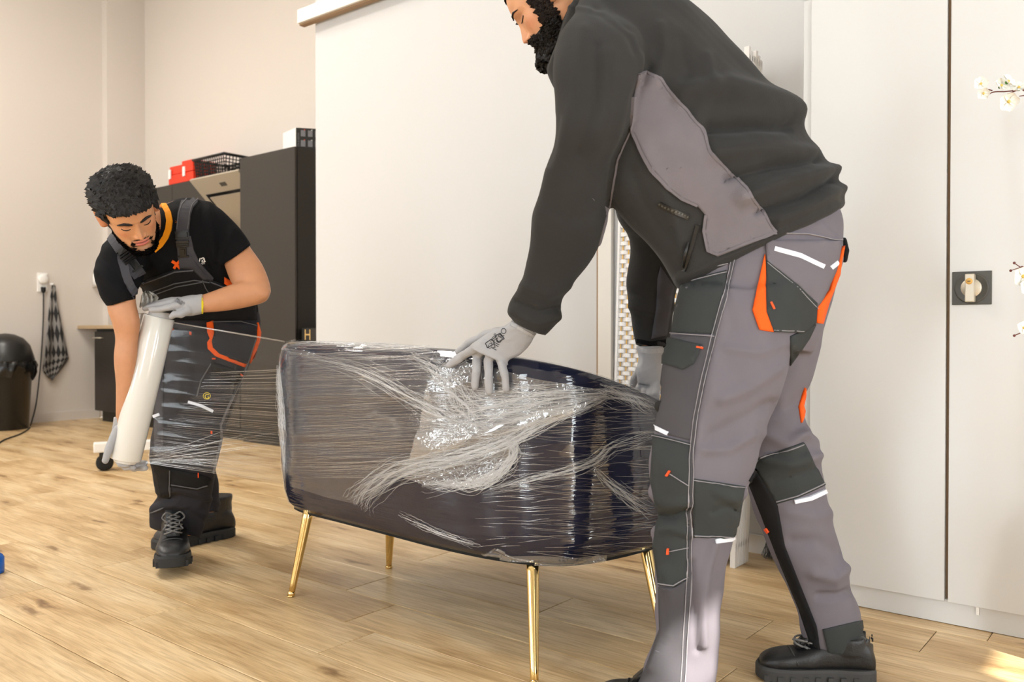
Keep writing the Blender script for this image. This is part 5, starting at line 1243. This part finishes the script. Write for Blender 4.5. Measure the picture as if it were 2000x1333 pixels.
D([(1288, 1146), (1314, 1149), (1342, 1132), (1340, 1200), (1331, 1345), (1246, 1345), (1268, 1290), (1290, 1230)], 'shin_panel', M['wmid'])
D([(1354, 935), (1453, 950), (1437, 1046), (1425, 1053), (1354, 1049)], 'calf_patch', M['wdark'])
D([(1299, 690), (1304, 659), (1372, 675), (1356, 712), (1335, 723), (1298, 712)], 'pocket_flap', M['wdark'], .006)
D([(1493, 497), (1469, 606), (1483, 645), (1508, 649), (1497, 600)], 'orange_gusset', M['orange'], .004)
D([(1495, 470), (1641, 470), (1634, 520), (1606, 580), (1594, 600), (1560, 562), (1497, 512)], 'pocket_yoke', M['wgrey'], .004)
D([(1495, 509), (1560, 560), (1592, 591), (1590, 630), (1567, 649), (1508, 649), (1495, 610)], 'seat_pocket', M['wdark'], .005)
D([(1644, 481), (1619, 567), (1594, 598), (1592, 630), (1602, 632), (1614, 591), (1635, 536)], 'orange_gusset', M['orange'], .006)
D([(1571, 757), (1559, 794), (1564, 827), (1572, 800)], 'orange_gusset', M['orange'], .004)
D([(1543, 657), (1592, 634), (1580, 660), (1543, 715)], 'seat_patch', M['wdark'])
D([(1479, 897), (1569, 864), (1610, 948), (1555, 973), (1517, 984), (1478, 919)], 'knee_panel', M['wdark'])
D([(1462, 940), (1476, 915), (1519, 988), (1533, 1067), (1562, 1140), (1595, 1223), (1603, 1277), (1584, 1262), (1562, 1190), (1520, 1090)], 'shin_stripe', M['workblk'])
D([(1606, 1230), (1682, 1212), (1692, 1281), (1620, 1286)], 'hem_patch', M['wdark'])
Sk = lambda pts, w, name, m_, th=.0015, dash=None: stroke(TB, pts, w, name, m_, trs, th + .0022, .0005, 7, 1.85, dash)
Sk([(1512, 486), (1560, 500), (1606, 521)], 9, 'reflective_strip', M['reflect'], .004); Sk([(1619, 523), (1634, 511)], 8, 'reflective_strip', M['reflect'], .004)
Sk([(1279, 834), (1306, 848)], 8, 'reflective_strip', M['reflect'], .003); Sk([(1397, 1058), (1432, 1052)], 7, 'reflective_strip', M['reflect'], .003); Sk([(1551, 980), (1582, 973), (1611, 960)], 8, 'reflective_strip', M['reflect'], .003)
seam = [(1436, 489), (1418, 567), (1395, 653), (1376, 731), (1360, 809), (1351, 890), (1347, 995), (1345, 1104), (1342, 1194), (1332, 1340)]
Sk(seam, 10, 'side_seam', M['wmid'], .001)
for off in (-4, 4): Sk([(x + off, y) for x, y in seam], 1.2, 'seam_stitching', M['stitch'], .0025)
for pts in ([(1333, 556), (1418, 532)], [(1313, 652), (1395, 658)], [(1303, 663), (1372, 679)], [(1300, 708), (1335, 719), (1354, 709), (1368, 682)], [(1508, 456), (1575, 458), (1641, 470)], [(1497, 514), (1560, 565), (1594, 603)], [(1354, 938), (1453, 953)], [(1354, 1045), (1428, 1049)], [(1289, 1139), (1314, 1143), (1342, 1127)], [(1515, 979), (1555, 968), (1608, 944)], [(1482, 899), (1567, 868)], [(1310, 926), (1344, 948)], [(1306, 1078), (1344, 1070)], [(1278, 852), (1350, 870)], [(1508, 646), (1567, 646)], [(1340, 540), (1420, 516)]):
    Sk(pts, 1.2, 'stitching', M['stitch'], .004)
for x, y, dx, dy in ((1307, 925, 3, -5), (1306, 1077, 0, 6), (1506, 598, 3, 7), (1368, 681, 6, 1), (1500, 1035, 3, 4)): Sk([(x - dx, y - dy), (x + dx, y + dy)], 3.5, 'bar_tack', M['ostitch'], .006)
MB().lathe([(.0, .0), (.013, .0), (.013, .003), (0, .003)], hit(TB, 1281, 792, 1.85)[0] + Vector((.0, -.001, 0)), (-.6, -.8, 0), 20).build('round_badge', M['blackmat'], trs)
MB().lathe([(.0085, 0), (.0105, 0), (.0105, .0035), (.0085, .0035), (.0085, 0)], hit(TB, 1281, 792, 1.85)[0], (-.6, -.8, 0), 20, caps=False).build('badge_ring', M['yellow'], trs)
MB().chain([P(1648, 470, 1.93), P(1652, 490, 1.92), P(1650, 508, 1.92)], [.007, .008, .006], 8).build('belt_loop_tab', M['workblk'], trs)
# gloves
def fy(x, y, r=.011, dflt=2.14):
    d = ray(x, y).normalized(); loc, nor, i, dist = CB.ray_cast(CAM, d)
    if loc is None: return (x, y, dflt)
    return (x, y, loc.y - r - 0.016)
fing = [([(945, 668, 2.125), fy(928, 680), fy(904, 695), fy(877, 714)], [.0135, .0128, .0116, .0098]), ([(950, 675, 2.13), fy(933, 695), fy(930, 728), fy(928, 756)], [.0135, .0128, .0116, .0100]),
        ([(968, 685, 2.13), fy(954, 704), fy(955, 737), fy(955, 765)], [.0135, .0128, .0114, .0100]), ([(990, 690, 2.13), fy(978, 704), fy(986, 734), fy(988, 760)], [.013, .0120, .0106, .0094]),
        ([(975, 650, 2.15), (950, 655, 2.18), (915, 672, 2.21), (895, 688, 2.22)], [.014, .013, .0115, .0095])]
gl1, GB, gme = glove('work_glove', [[(1000, 628, 1050, 652, 2.105, .031), (990, 634, 1043, 658, 2.11, .029), (965, 644, 1035, 674, 2.12, .025), (940, 658, 1015, 694, 2.128, .02), (925, 672, 994, 704, 2.13, .018), (922, 684, 994, 714, 2.125, .014)]], fing, personB)
stroke(GB, [(998, 632), (1018, 640), (1044, 655)], 10, 'knit_wrist', M['glovek'], gl1, .002, .0005, 6, 2.1)
text_on(GB, 'MICRO', 969, 686, 15, math.radians(-62), 'glove_print', M['ink'], gl1, 2.1, .0012)
text_on(GB, 'CXSBR', 958, 683, 11, math.radians(-62), 'glove_print', M['ink'], gl1, 2.1, .0012)
for a, b in (((952, 680), (966, 671)), ((966, 671), (961, 662)), ((961, 662), (948, 671)), ((948, 671), (952, 680)), ((973, 668), (985, 662)), ((985, 662), (977, 651)), ((977, 651), (967, 657)), ((967, 657), (973, 668))): stroke(GB, [a, b], 1.6, 'glove_mark', M['ink'], gl1, .0008, .0003, 5, 2.1)
fing2 = [([(1258, 740, 2.42), (1248, 760, 2.40), (1240, 775, 2.41)], [.0125, .0115, .010]), ([(1266, 745, 2.41), (1258, 770, 2.385), (1254, 786, 2.39)], [.0125, .0115, .010]), ([(1275, 748, 2.40), (1270, 774, 2.37), (1268, 790, 2.375)], [.0125, .0115, .010]), ([(1284, 748, 2.39), (1281, 772, 2.36), (1280, 788, 2.36)], [.012, .011, .0095]), ([(1255, 715, 2.44), (1240, 740, 2.46), (1236, 760, 2.47)], [.014, .0125, .0105])]
gl2, GB2, _ = glove('work_glove', [[(1243, 676, 1299, 676, 2.42, .036), (1247, 700, 1293, 702, 2.42, .033), (1242, 725, 1292, 730, 2.41, .03), (1246, 750, 1290, 755, 2.40, .022)]], fing2, personB)
stroke(GB2, [(1243, 683), (1270, 687), (1298, 684)], 9, 'knit_wrist', M['glovek'], gl2, .002, .0005, 6, 2.4)
# shoes
sb = FL(1597, 1336); boot(personB, (sb.x + .052, sb.y + 0.03, 0.0), math.radians(84), 0, 0, .275, .078, 'soleg', True)
sn = P(1318, 1400, 1.87); boot(personB, (sn.x, sn.y, 0), math.radians(75), 0, 0, .27, .075, 'soleg', False)
# ================================================================== MAN ON THE LEFT (black shirt, dungarees)
SK_A = srgb(206, 148, 106); SK_ARM = srgb(194, 138, 100)
A_torso = [(300, 625, 505, 615, 3.13, .12), (294, 600, 500, 590, 3.10, .125), (276, 560, 488, 548, 3.03, .13), (255, 525, 468, 512, 2.96, .132), (232, 490, 452, 476, 2.92, .13), (218, 462, 438, 440, 2.90, .122), (226, 440, 412, 404, 2.90, .105), (250, 426, 380, 388, 2.92, .085), (276, 418, 350, 388, 2.93, .062)]
A_slR = [(372, 392, 392, 500, 2.92, .075), (402, 394, 408, 512, 2.91, .075), (430, 408, 420, 522, 2.90, .07), (458, 436, 426, 524, 2.89, .066), (480, 463, 429, 523, 2.885, .062), (491, 478, 431, 521, 2.88, .060)]
A_slL = [(232, 448, 300, 470, 2.86, .075), (204, 474, 292, 500, 2.84, .075), (190, 504, 284, 535, 2.82, .07), (185, 540, 273, 562, 2.80, .066), (193, 575, 264, 580, 2.79, .062), (207, 600, 262, 584, 2.79, .060)]
A_armR = [(425, 485, 468, 445, 2.90, .048), (437, 515, 487, 480, 2.88, .048), (448, 545, 512, 516, 2.86, .047), (462, 570, 526, 550, 2.845, .045), (478, 588, 530, 572, 2.83, .042)]
A_foreR = [(529, 566, 521, 588, 2.83, .034), (508, 552, 508, 594, 2.825, .040), (475, 550, 476, 602, 2.82, .040), (445, 558, 446, 607, 2.81, .036), (415, 569, 417, 610, 2.80, .031), (394, 576, 396, 611, 2.795, .028), (372, 580, 374, 612, 2.79, .026)]
A_armL = [(215, 555, 266, 560, 2.80, .047), (209, 600, 266, 592, 2.79, .048), (219, 633, 274, 630, 2.79, .047), (225, 662, 270, 665, 2.80, .044), (222, 700, 268, 702, 2.80, .043), (226, 750, 260, 755, 2.81, .037), (226, 798, 250, 803, 2.82, .030), (226, 828, 247, 832, 2.83, .027)]
A_pelvis = [(302, 596, 503, 590, 3.12, .124), (298, 640, 509, 636, 3.15, .13), (302, 690, 500, 690, 3.16, .13), (315, 735, 480, 735, 3.16, .11)]
A_front = [(302, 640, 465, 640, 3.12, .11), (302, 715, 462, 720, 3.08, .11), (304, 785, 452, 788, 3.04, .102), (298, 850, 434, 852, 3.02, .098), (292, 900, 424, 904, 3.02, .094), (300, 945, 418, 946, 3.07, .085), (307, 968, 413, 972, 3.11, .075), (295, 988, 408, 1002, 3.15, .066), (291, 1012, 400, 1030, 3.18, .056), (291, 1032, 392, 1052, 3.20, .048)]
A_rear = [(390, 650, 505, 650, 3.2, .1), (385, 740, 478, 740, 3.25, .1), (372, 830, 442, 830, 3.3, .09), (374, 900, 424, 905, 3.36, .08), (380, 955, 430, 952, 3.41, .076), (384, 1004, 428, 1000, 3.44, .074)]
EARS = P(251, 412, 2.66); vw = (EARS - CAM).normalized(); R0 = vw.cross(Vector((0, 0, 1))).normalized(); U0 = R0.cross(vw).normalized(); rho = math.radians(21); th = math.radians(37)
Rr = R0 * math.cos(rho) + U0 * math.sin(rho); Uu = U0 * math.cos(rho) - R0 * math.sin(rho)
# slight turn of the face to the right of the picture
yw = math.radians(4); F0 = (-vw) * math.cos(yw) + Rr * math.sin(yw)
FA = F0 * math.cos(th) - Uu * math.sin(th); UA = Uu * math.cos(th) + F0 * math.sin(th)
headA = Head((0, 0, 0), FA, UA, 1.0); headA.O = EARS - headA.w1(0, -1.0, 11.0)
mb = MB()
loft_px(mb, shrink(A_torso, .84)); loft_px(mb, A_armR, 4, 24); loft_px(mb, A_foreR, 4, 24, 2.1); loft_px(mb, A_armL, 4, 24, 2.1)
loft_px(mb, shrink(A_pelvis, .78)); loft_px(mb, shrink(A_front, .62)); loft_px(mb, shrink(A_rear, .6))
mb.ball(P(420, 470, 2.90), .058, 16, 10); mb.ball(P(245, 530, 2.82), .058, 16, 10); mb.ball(P(506, 571, 2.83), .037, 16, 10)
mb.chain([headA.w1(0, -2.0, 8), headA.w1(0, -3, 3), P(310, 440, 2.90)], [.057, .057, .066], 20)
bodyA = remesh(mb, 0.0048, 5)
ch = headA.L; xs, ys, zs = np.abs(ch[:, 0]), ch[:, 1], ch[:, 2]
sm = lambda a, b, x: np.clip((x - a) / (b - a), 0, 1)
zl = np.interp(xs, [0, 2, 3.5, 5, 6.3, 7], [2.2, 2.2, 2.9, 4.6, 7.5, 9.0])
jaw = sm(.5, -.3, zs - zl) * sm(-2.5, -1.2, ys)
side = sm(3.4, 2.8, ys) * sm(-.4, .3, ys) * sm(10.5, 9.5, zs) * (xs > 4.5)
mst = np.exp(-((zs - (6.5 - .10 * np.maximum(0, xs - 1.0))) / .34) ** 4 - (xs / 2.7) ** 8) * (ys > 5)
con = np.exp(-((xs - 2.8) / .28) ** 2) * sm(2.4, 3.0, zs) * sm(6.6, 6.0, zs) * (ys > 4) * .8
beardA = np.clip(np.maximum.reduce([jaw, side, mst, con]), 0, 1)
stubA = np.clip(np.maximum(beardA, np.exp(-((zs - 3.0) / 1.0) ** 2 - (xs / 3.2) ** 4) * (ys > 5) * .8), 0, 1)
ear = headA.ears(); earW = headA.W([list(v) for v in ear.v])
pv, pf, pc = me_parts(bodyA, SK_ARM)
personA = body_mesh('person', [(headA.W(headA.L), headA.faces + headA.cap, head_tint(headA.L, SK_A, srgb(206, 104, 96), stubA)), (earW, ear.f, np.tile(np.array(srgb(206, 138, 100)[:3]), (len(earW), 1))), (pv, pf, pc)],
                    'dark-haired person in black shirt and dungarees holding the roll of film', 'person')
hA = lambda L: .12 + 0 * L[:, 0]
headA.patch(beardA, lambda L: .05 + .35 * np.clip((2.5 - L[:, 2]) / 3, 0, 1), 'beard', M['beardb'], personA, 3, 0.05)
headA.strands(beardA * (beardA > .5) * (zs < 5), 1500, .22, .013, hA, 'beard_hair', M['hair'], personA, lambda p: np.array([0, 0, -.8]), 0, 5)
hl = 19.2 - .02 * xs ** 2 + .9 * np.sin(ch[:, 0] * 2.1) * .12
hairA = np.maximum.reduce([sm(-.5, .25, zs - hl) * (ys > 1.5) * sm(7.1, 6.3, xs + np.maximum(0, (17.2 - zs)) * 1.0), sm(2.9, 2.2, ys) * sm(13.0, 14.0, zs), sm(-2.8, -3.6, ys) * sm(4.0, 5.0, zs)])
thk = lambda L: .18 + 1.15 * np.clip((L[:, 2] - 15) / 5, 0, 1) * np.clip((8.6 - L[:, 1]) / 5, 0.12, 1)
headA.patch(hairA, thk, 'hair', M['hair'], personA, 11, .12)
headA.strands(hairA * (hairA > .5) * (.25 + np.clip((zs - 13) / 5, 0, 1)), 5200, 1.15, .030, lambda L: thk(L) * 1.3, 'hair_tufts', M['hair'], personA, lambda p: np.array([.2 * np.sign(p[0]), .30, .35]), 0, 9)
for sg in (-1, 1):
    br_ = MB(); g = random.Random(3 + sg)
    MB().tube([headA.surf(sg * x, z) + headA.F * .0016 for x, z in ((1.25, 13.35), (2.2, 13.85), (3.4, 14.05), (4.4, 13.75), (5.1, 13.1))], [.0028, .0044, .0044, .0036, .0018], 8).build('eyebrow', M['hair'], personA)
    MB().tube([headA.surf(sg * x, z) + headA.F * .0010 for x, z in ((2.0, 11.35), (2.6, 11.1), (3.3, 11.0), (4.0, 11.15), (4.5, 11.5))], [.0008, .0015, .0017, .0016, .0009], 6).build('eyelashes', M['hair'], personA)
# T-shirt
mb = MB(); loft_px(mb, A_torso, 5, 40, 2.3); loft_px(mb, A_slR, 5, 28, 2.2); loft_px(mb, A_slL, 5, 28, 2.2)
ts = remesh(mb, 0.0052, 5); v = mverts(ts); n = mnorms(ts); setverts(ts, v + n * (0.0022 * vnoise(v, 30, 21, 2))[:, None])
folds(ts, [([(395, 410), (398, 470), (415, 520)], 7, -.007), ([(408, 400), (414, 460), (424, 510)], 8, .006), ([(440, 440), (430, 480), (425, 515)], 6, -.005), ([(455, 450), (442, 490)], 7, .005), ([(195, 500), (230, 540), (262, 575)], 6, -.006), ([(190, 530), (225, 565), (262, 580)], 7, .006), ([(200, 480), (240, 510), (270, 550)], 8, .005), ([(430, 520), (490, 480)], 3, .002), ([(208, 598), (262, 583)], 3, .002)])
shirt = obj_from_mesh('t_shirt', ts, [M['tshirt']], personA); SB = bvh_of(ts)
stroke(SB, [(303, 396), (312, 397), (322, 404), (329, 416), (332, 432), (330, 448), (324, 464), (314, 478), (302, 488)], 11, 'orange_collar', M['amber'], shirt, .005, .002, 5, 2.85)
text_on(SB, 'va', 385, 514, 20, math.radians(-10), 'shirt_lettering', M['white'], shirt, 2.9, .002, 1.0, 0, .12)
text_on(SB, 'nderland', 388, 518, 6.5, math.radians(-14), 'shirt_lettering', M['white'], shirt, 2.9, .002, .55)
stroke(SB, [(336, 510), (344, 515), (352, 524)], 5, 'orange_emblem', M['orange'], shirt, .002, .001, 4, 2.9); stroke(SB, [(340, 524), (345, 516), (353, 508)], 5, 'orange_emblem', M['orange'], shirt, .0022, .001, 4, 2.9)
# dungarees
mb = MB(); loft_px(mb, A_pelvis, 5, 40, 2.3); loft_px(mb, A_front, 5, 32, 2.2); loft_px(mb, A_rear, 5, 32, 2.2)
dn = remesh(mb, 0.0055, 6); v = mverts(dn); n = mnorms(dn); setverts(dn, v + n * (0.0028 * vnoise(v, 30, 31, 2))[:, None])
folds(dn, [([(345, 640), (365, 690), (370, 760), (350, 830)], 10, -.010), ([(380, 690), (360, 720), (350, 780)], 9, .007), ([(310, 960), (350, 955), (400, 970)], 8, .008), ([(300, 980), (350, 970), (405, 985)], 6, -.010), ([(300, 995), (345, 985), (400, 1005)], 7, .008), ([(330, 1010), (370, 995), (400, 1020)], 6, -.006), ([(310, 870), (350, 880), (400, 870)], 12, .006), ([(420, 640), (450, 650), (495, 640)], 8, .004), ([(310, 620), (400, 615), (495, 615)], 6, .006), ([(390, 985), (410, 975), (428, 985)], 6, .006)])
dung = obj_from_mesh('dungarees', dn, [M['charcoal']], personA); DB = bvh_of(dn); AB = bvh_of(ts, dn)
E_ = lambda poly, name, m_, th=.0025, b=None: decal(b or DB, poly, name, m_, dung, th, .0014, 6, 3.05)
E_([(274, 552), (300, 541), (342, 526), (378, 523), (396, 533), (412, 546), (445, 560), (472, 574), (498, 596), (500, 625), (304, 625), (290, 595), (276, 570)], 'bib', M['workblk'], .004, AB)
E_([(350, 500), (375, 500), (385, 514), (397, 530), (416, 546), (398, 545), (377, 524), (351, 522)], 'bib_yoke', M['strap'], .006, AB)
Z = lambda pts, w, name, m_, th=.004, b=None, dash=None: stroke(b or AB, pts, w, name, m_, dung, th, .001, 6, 3.0, dash)
sR = Z([(377, 388), (366, 400), (360, 420), (357, 450), (359, 480), (361, 505)], 25, 'shoulder_strap', M['strap'], .005)
sL = Z([(216, 452), (228, 475), (243, 497), (258, 518), (272, 540)], 24, 'shoulder_strap', M['strap'], .005)
Z([(368, 462), (374, 490), (386, 515), (414, 546)], 10, 'strap_edge', M['strap'], .005)
Z([(238, 500), (246, 532), (256, 562), (268, 580), (281, 588)], 15, 'strap_tail', M['strap'], .007)
for d_ in (-10.5, 10.5): Z([(x + d_, y) for x, y in [(376, 391), (366, 402), (360, 420), (357, 448)]], 1.3, 'stitching', M['stitchd'], .0065)
def buckle(c, dr, w, par):
    dr = np.array(dr, float); dr /= np.hypot(*dr); pr_ = np.array((-dr[1], dr[0])); mbk = MB()
    def rect(a0, a1, hw, z0, z1):
        q = []
        for (a, b) in ((a0, -hw), (a0, hw), (a1, hw), (a1, -hw)):
            x, y = np.array(c) + dr * a + pr_ * b; loc, nor, ok = hit(AB, x, y, 2.9); q.append((loc, nor))
        mbk.loft([[l + nn * z for l, nn in q] for z in (z0, z1)], True)
    rect(-16, -13, w, .004, .012); rect(-4, -1, w, .004, .012); rect(-16, -1, w, .004, .008)
    for sg in (-1, 1):
        for (a0, a1, off) in ((-16, -1, w), (1, 14, w * .9)):
            pass
    rect(-13, -5, w * .82, .006, .014)
    rect(2, 5, w * .95, .004, .012); rect(7, 9, w * .9, .004, .012); rect(11, 13, w * .85, .004, .012); rect(2, 14, w * .92, .004, .009)
    rect(14, 30, w * .5, .004, .011); rect(17, 27, w * .3, .008, .0135); rect(30, 33, w * .8, .004, .011)
    return mbk.build('strap_buckle', M['black'], par, False)
buckle((357, 468), (2, 30), 13, dung); buckle((248, 501), (20, 26), 13, dung)
for pts in ([(276, 554), (342, 529), (378, 526)], [(300, 568), (340, 552), (380, 545), (410, 550)], [(302, 575), (345, 558), (396, 549)], [(412, 549), (450, 564), (495, 596)], [(396, 545), (402, 560), (410, 572)]): Z(pts, 1.2, 'stitching', M['stitchd'], .0075)
E_([(438, 541), (450, 548), (458, 552), (446, 559), (438, 552)], 'orange_lining', M['orange'], .005, AB)
E_([(404, 630), (417, 626), (419, 661), (411, 668), (415, 681), (427, 695), (453, 703), (480, 711), (477, 717), (445, 706), (420, 696), (406, 682), (405, 670), (410, 662), (405, 650)], 'orange_trim', M['orange'], .004)
E_([(502, 630), (507, 649), (508, 670), (503, 697), (493, 708), (487, 709), (491, 695), (499, 662)], 'orange_trim', M['orange'], .005)
E_([(419, 628), (500, 634), (498, 664), (482, 708), (452, 701), (428, 692), (416, 680), (414, 668), (421, 661)], 'hip_pocket', M['charcoal'], .006)
E_([(412, 708), (440, 716), (469, 727), (466, 743), (453, 747), (432, 738), (415, 725)], 'cargo_flap', M['workblk'], .006)
E_([(335, 915), (365, 922), (396, 928), (412, 934), (406, 950), (386, 957), (333, 951)], 'knee_pocket', M['workblk'], .004)
E_([(296, 903), (334, 914), (332, 975), (312, 970), (304, 945)], 'knee_patch', M['workblk'], .003)
E_([(306, 690), (320, 690), (319, 870), (302, 895)], 'inner_panel', M['wmid'], .003)
Z([(369, 786), (393, 793), (416, 804)], 5.5, 'reflective_strip', M['reflect'], .004, DB); Z([(296, 817), (314, 810)], 5.5, 'reflective_strip', M['reflect'], .006, DB)
for pts in ([(497, 662), (475, 730), (447, 789), (430, 830), (431, 857), (415, 924)], [(415, 628), (469, 627), (500, 637)], [(412, 712), (393, 745), (385, 775)], [(336, 946), (385, 953), (404, 947)], [(333, 918), (333, 970)]): Z(pts, 1.3, 'stitching', M['stitchd'], .007, DB)
Z([(294, 1002), (320, 992)], 1.2, 'stitching', M['stitchd'], .004, DB)
for x, y, dx, dy in ((373, 652, 0, 3), (417, 702, 3, 0), (470, 731, 2, 1), (412, 845, 0, 3), (387, 927, 0, 3), (336, 646, 3, -3)): Z([(x - dx, y - dy), (x + dx, y + dy)], 2, 'bar_tack', M['ostitch'], .008, DB)
bl_ = hit(DB, 404, 774, 3.0); MB().lathe([(.0112, 0), (.0125, 0), (.0125, .003), (.0112, .003), (.0112, 0)], bl_[0], bl_[1], 24, caps=False).build('badge_ring', M['yellow'], dung)
text_on(DB, 'G', 399, 779, 13, 0.1, 'badge_letter', M['yellow'], dung, 3.0, .003)
# gloves
fgA = [([(352, 590, 2.78), (334, 592, 2.775), (306, 597, 2.79), (283, 603, 2.80)], [.0145, .0125, .0115, .010]), ([(352, 596, 2.76), (334, 600, 2.755), (312, 604, 2.765), (296, 605, 2.77)], [.0145, .0125, .0115, .0105]),
       ([(352, 588, 2.80), (334, 588, 2.81), (308, 593, 2.82), (288, 600, 2.83)], [.0135, .012, .011, .0095]), ([(352, 588, 2.82), (336, 587, 2.83), (314, 592, 2.84), (298, 599, 2.85)], [.0125, .0115, .0105, .009]), ([(368, 606, 2.76), (352, 614, 2.75), (341, 614, 2.745), (335, 619, 2.75)], [.0145, .013, .0115, .010])]
gA1, GA1, _ = glove('work_glove', [[(396, 574, 397, 612, 2.795, .030), (385, 576, 387, 615, 2.79, .031), (370, 577, 372, 618, 2.785, .03), (352, 581, 354, 616, 2.78, .028), (336, 586, 338, 606, 2.78, .02)]], fgA, personA)
stroke(GA1, [(397, 573), (396, 590), (396, 612)], 5, 'yellow_hem', M['yellow'], gA1, .002, .0005, 4, 2.78)
text_on(GA1, 'MICRO', 344, 586, 6, math.radians(30), 'glove_print', M['ink'], gA1, 2.76, .0012); text_on(GA1, 'CXSBR', 341, 589, 5, math.radians(30), 'glove_print', M['ink'], gA1, 2.76, .0012)
fgB = [([(229, 840, 2.80), (219, 862, 2.785), (210, 885, 2.775), (206, 900, 2.775)], [.0150, .0135, .0125, .011]), ([(236, 860, 2.88), (246, 890, 2.905), (268, 905, 2.90), (284, 905, 2.875)], [.0125, .012, .011, .0095]), ([(236, 866, 2.90), (240, 900, 2.91), (262, 916, 2.89), (284, 915, 2.86)], [.0125, .012, .011, .0095]), ([(232, 870, 2.89), (233, 900, 2.88), (245, 914, 2.86), (262, 914, 2.84)], [.0125, .0115, .0105, .009]), ([(230, 870, 2.88), (226, 895, 2.87), (235, 909, 2.85), (250, 909, 2.83)], [.012, .011, .010, .009])]
gA2, GA2, _ = glove('work_glove', [[(222, 815, 250, 818, 2.83, .028), (220, 835, 252, 838, 2.84, .028), (217, 855, 250, 860, 2.855, .026), (216, 878, 248, 882, 2.87, .02)]], fgB, personA)
# boots
f1 = P(340, 1060, 3.14); boot(personA, (f1.x, f1.y, .016), math.radians(180 + 20), math.radians(5), 0, .335, .155, 'sole', True)
f2 = FL(405, 1055); boot(personA, (f2.x, f2.y, 0.0), math.radians(180 - 42), 0, 0, .33, .15, 'sole', True)
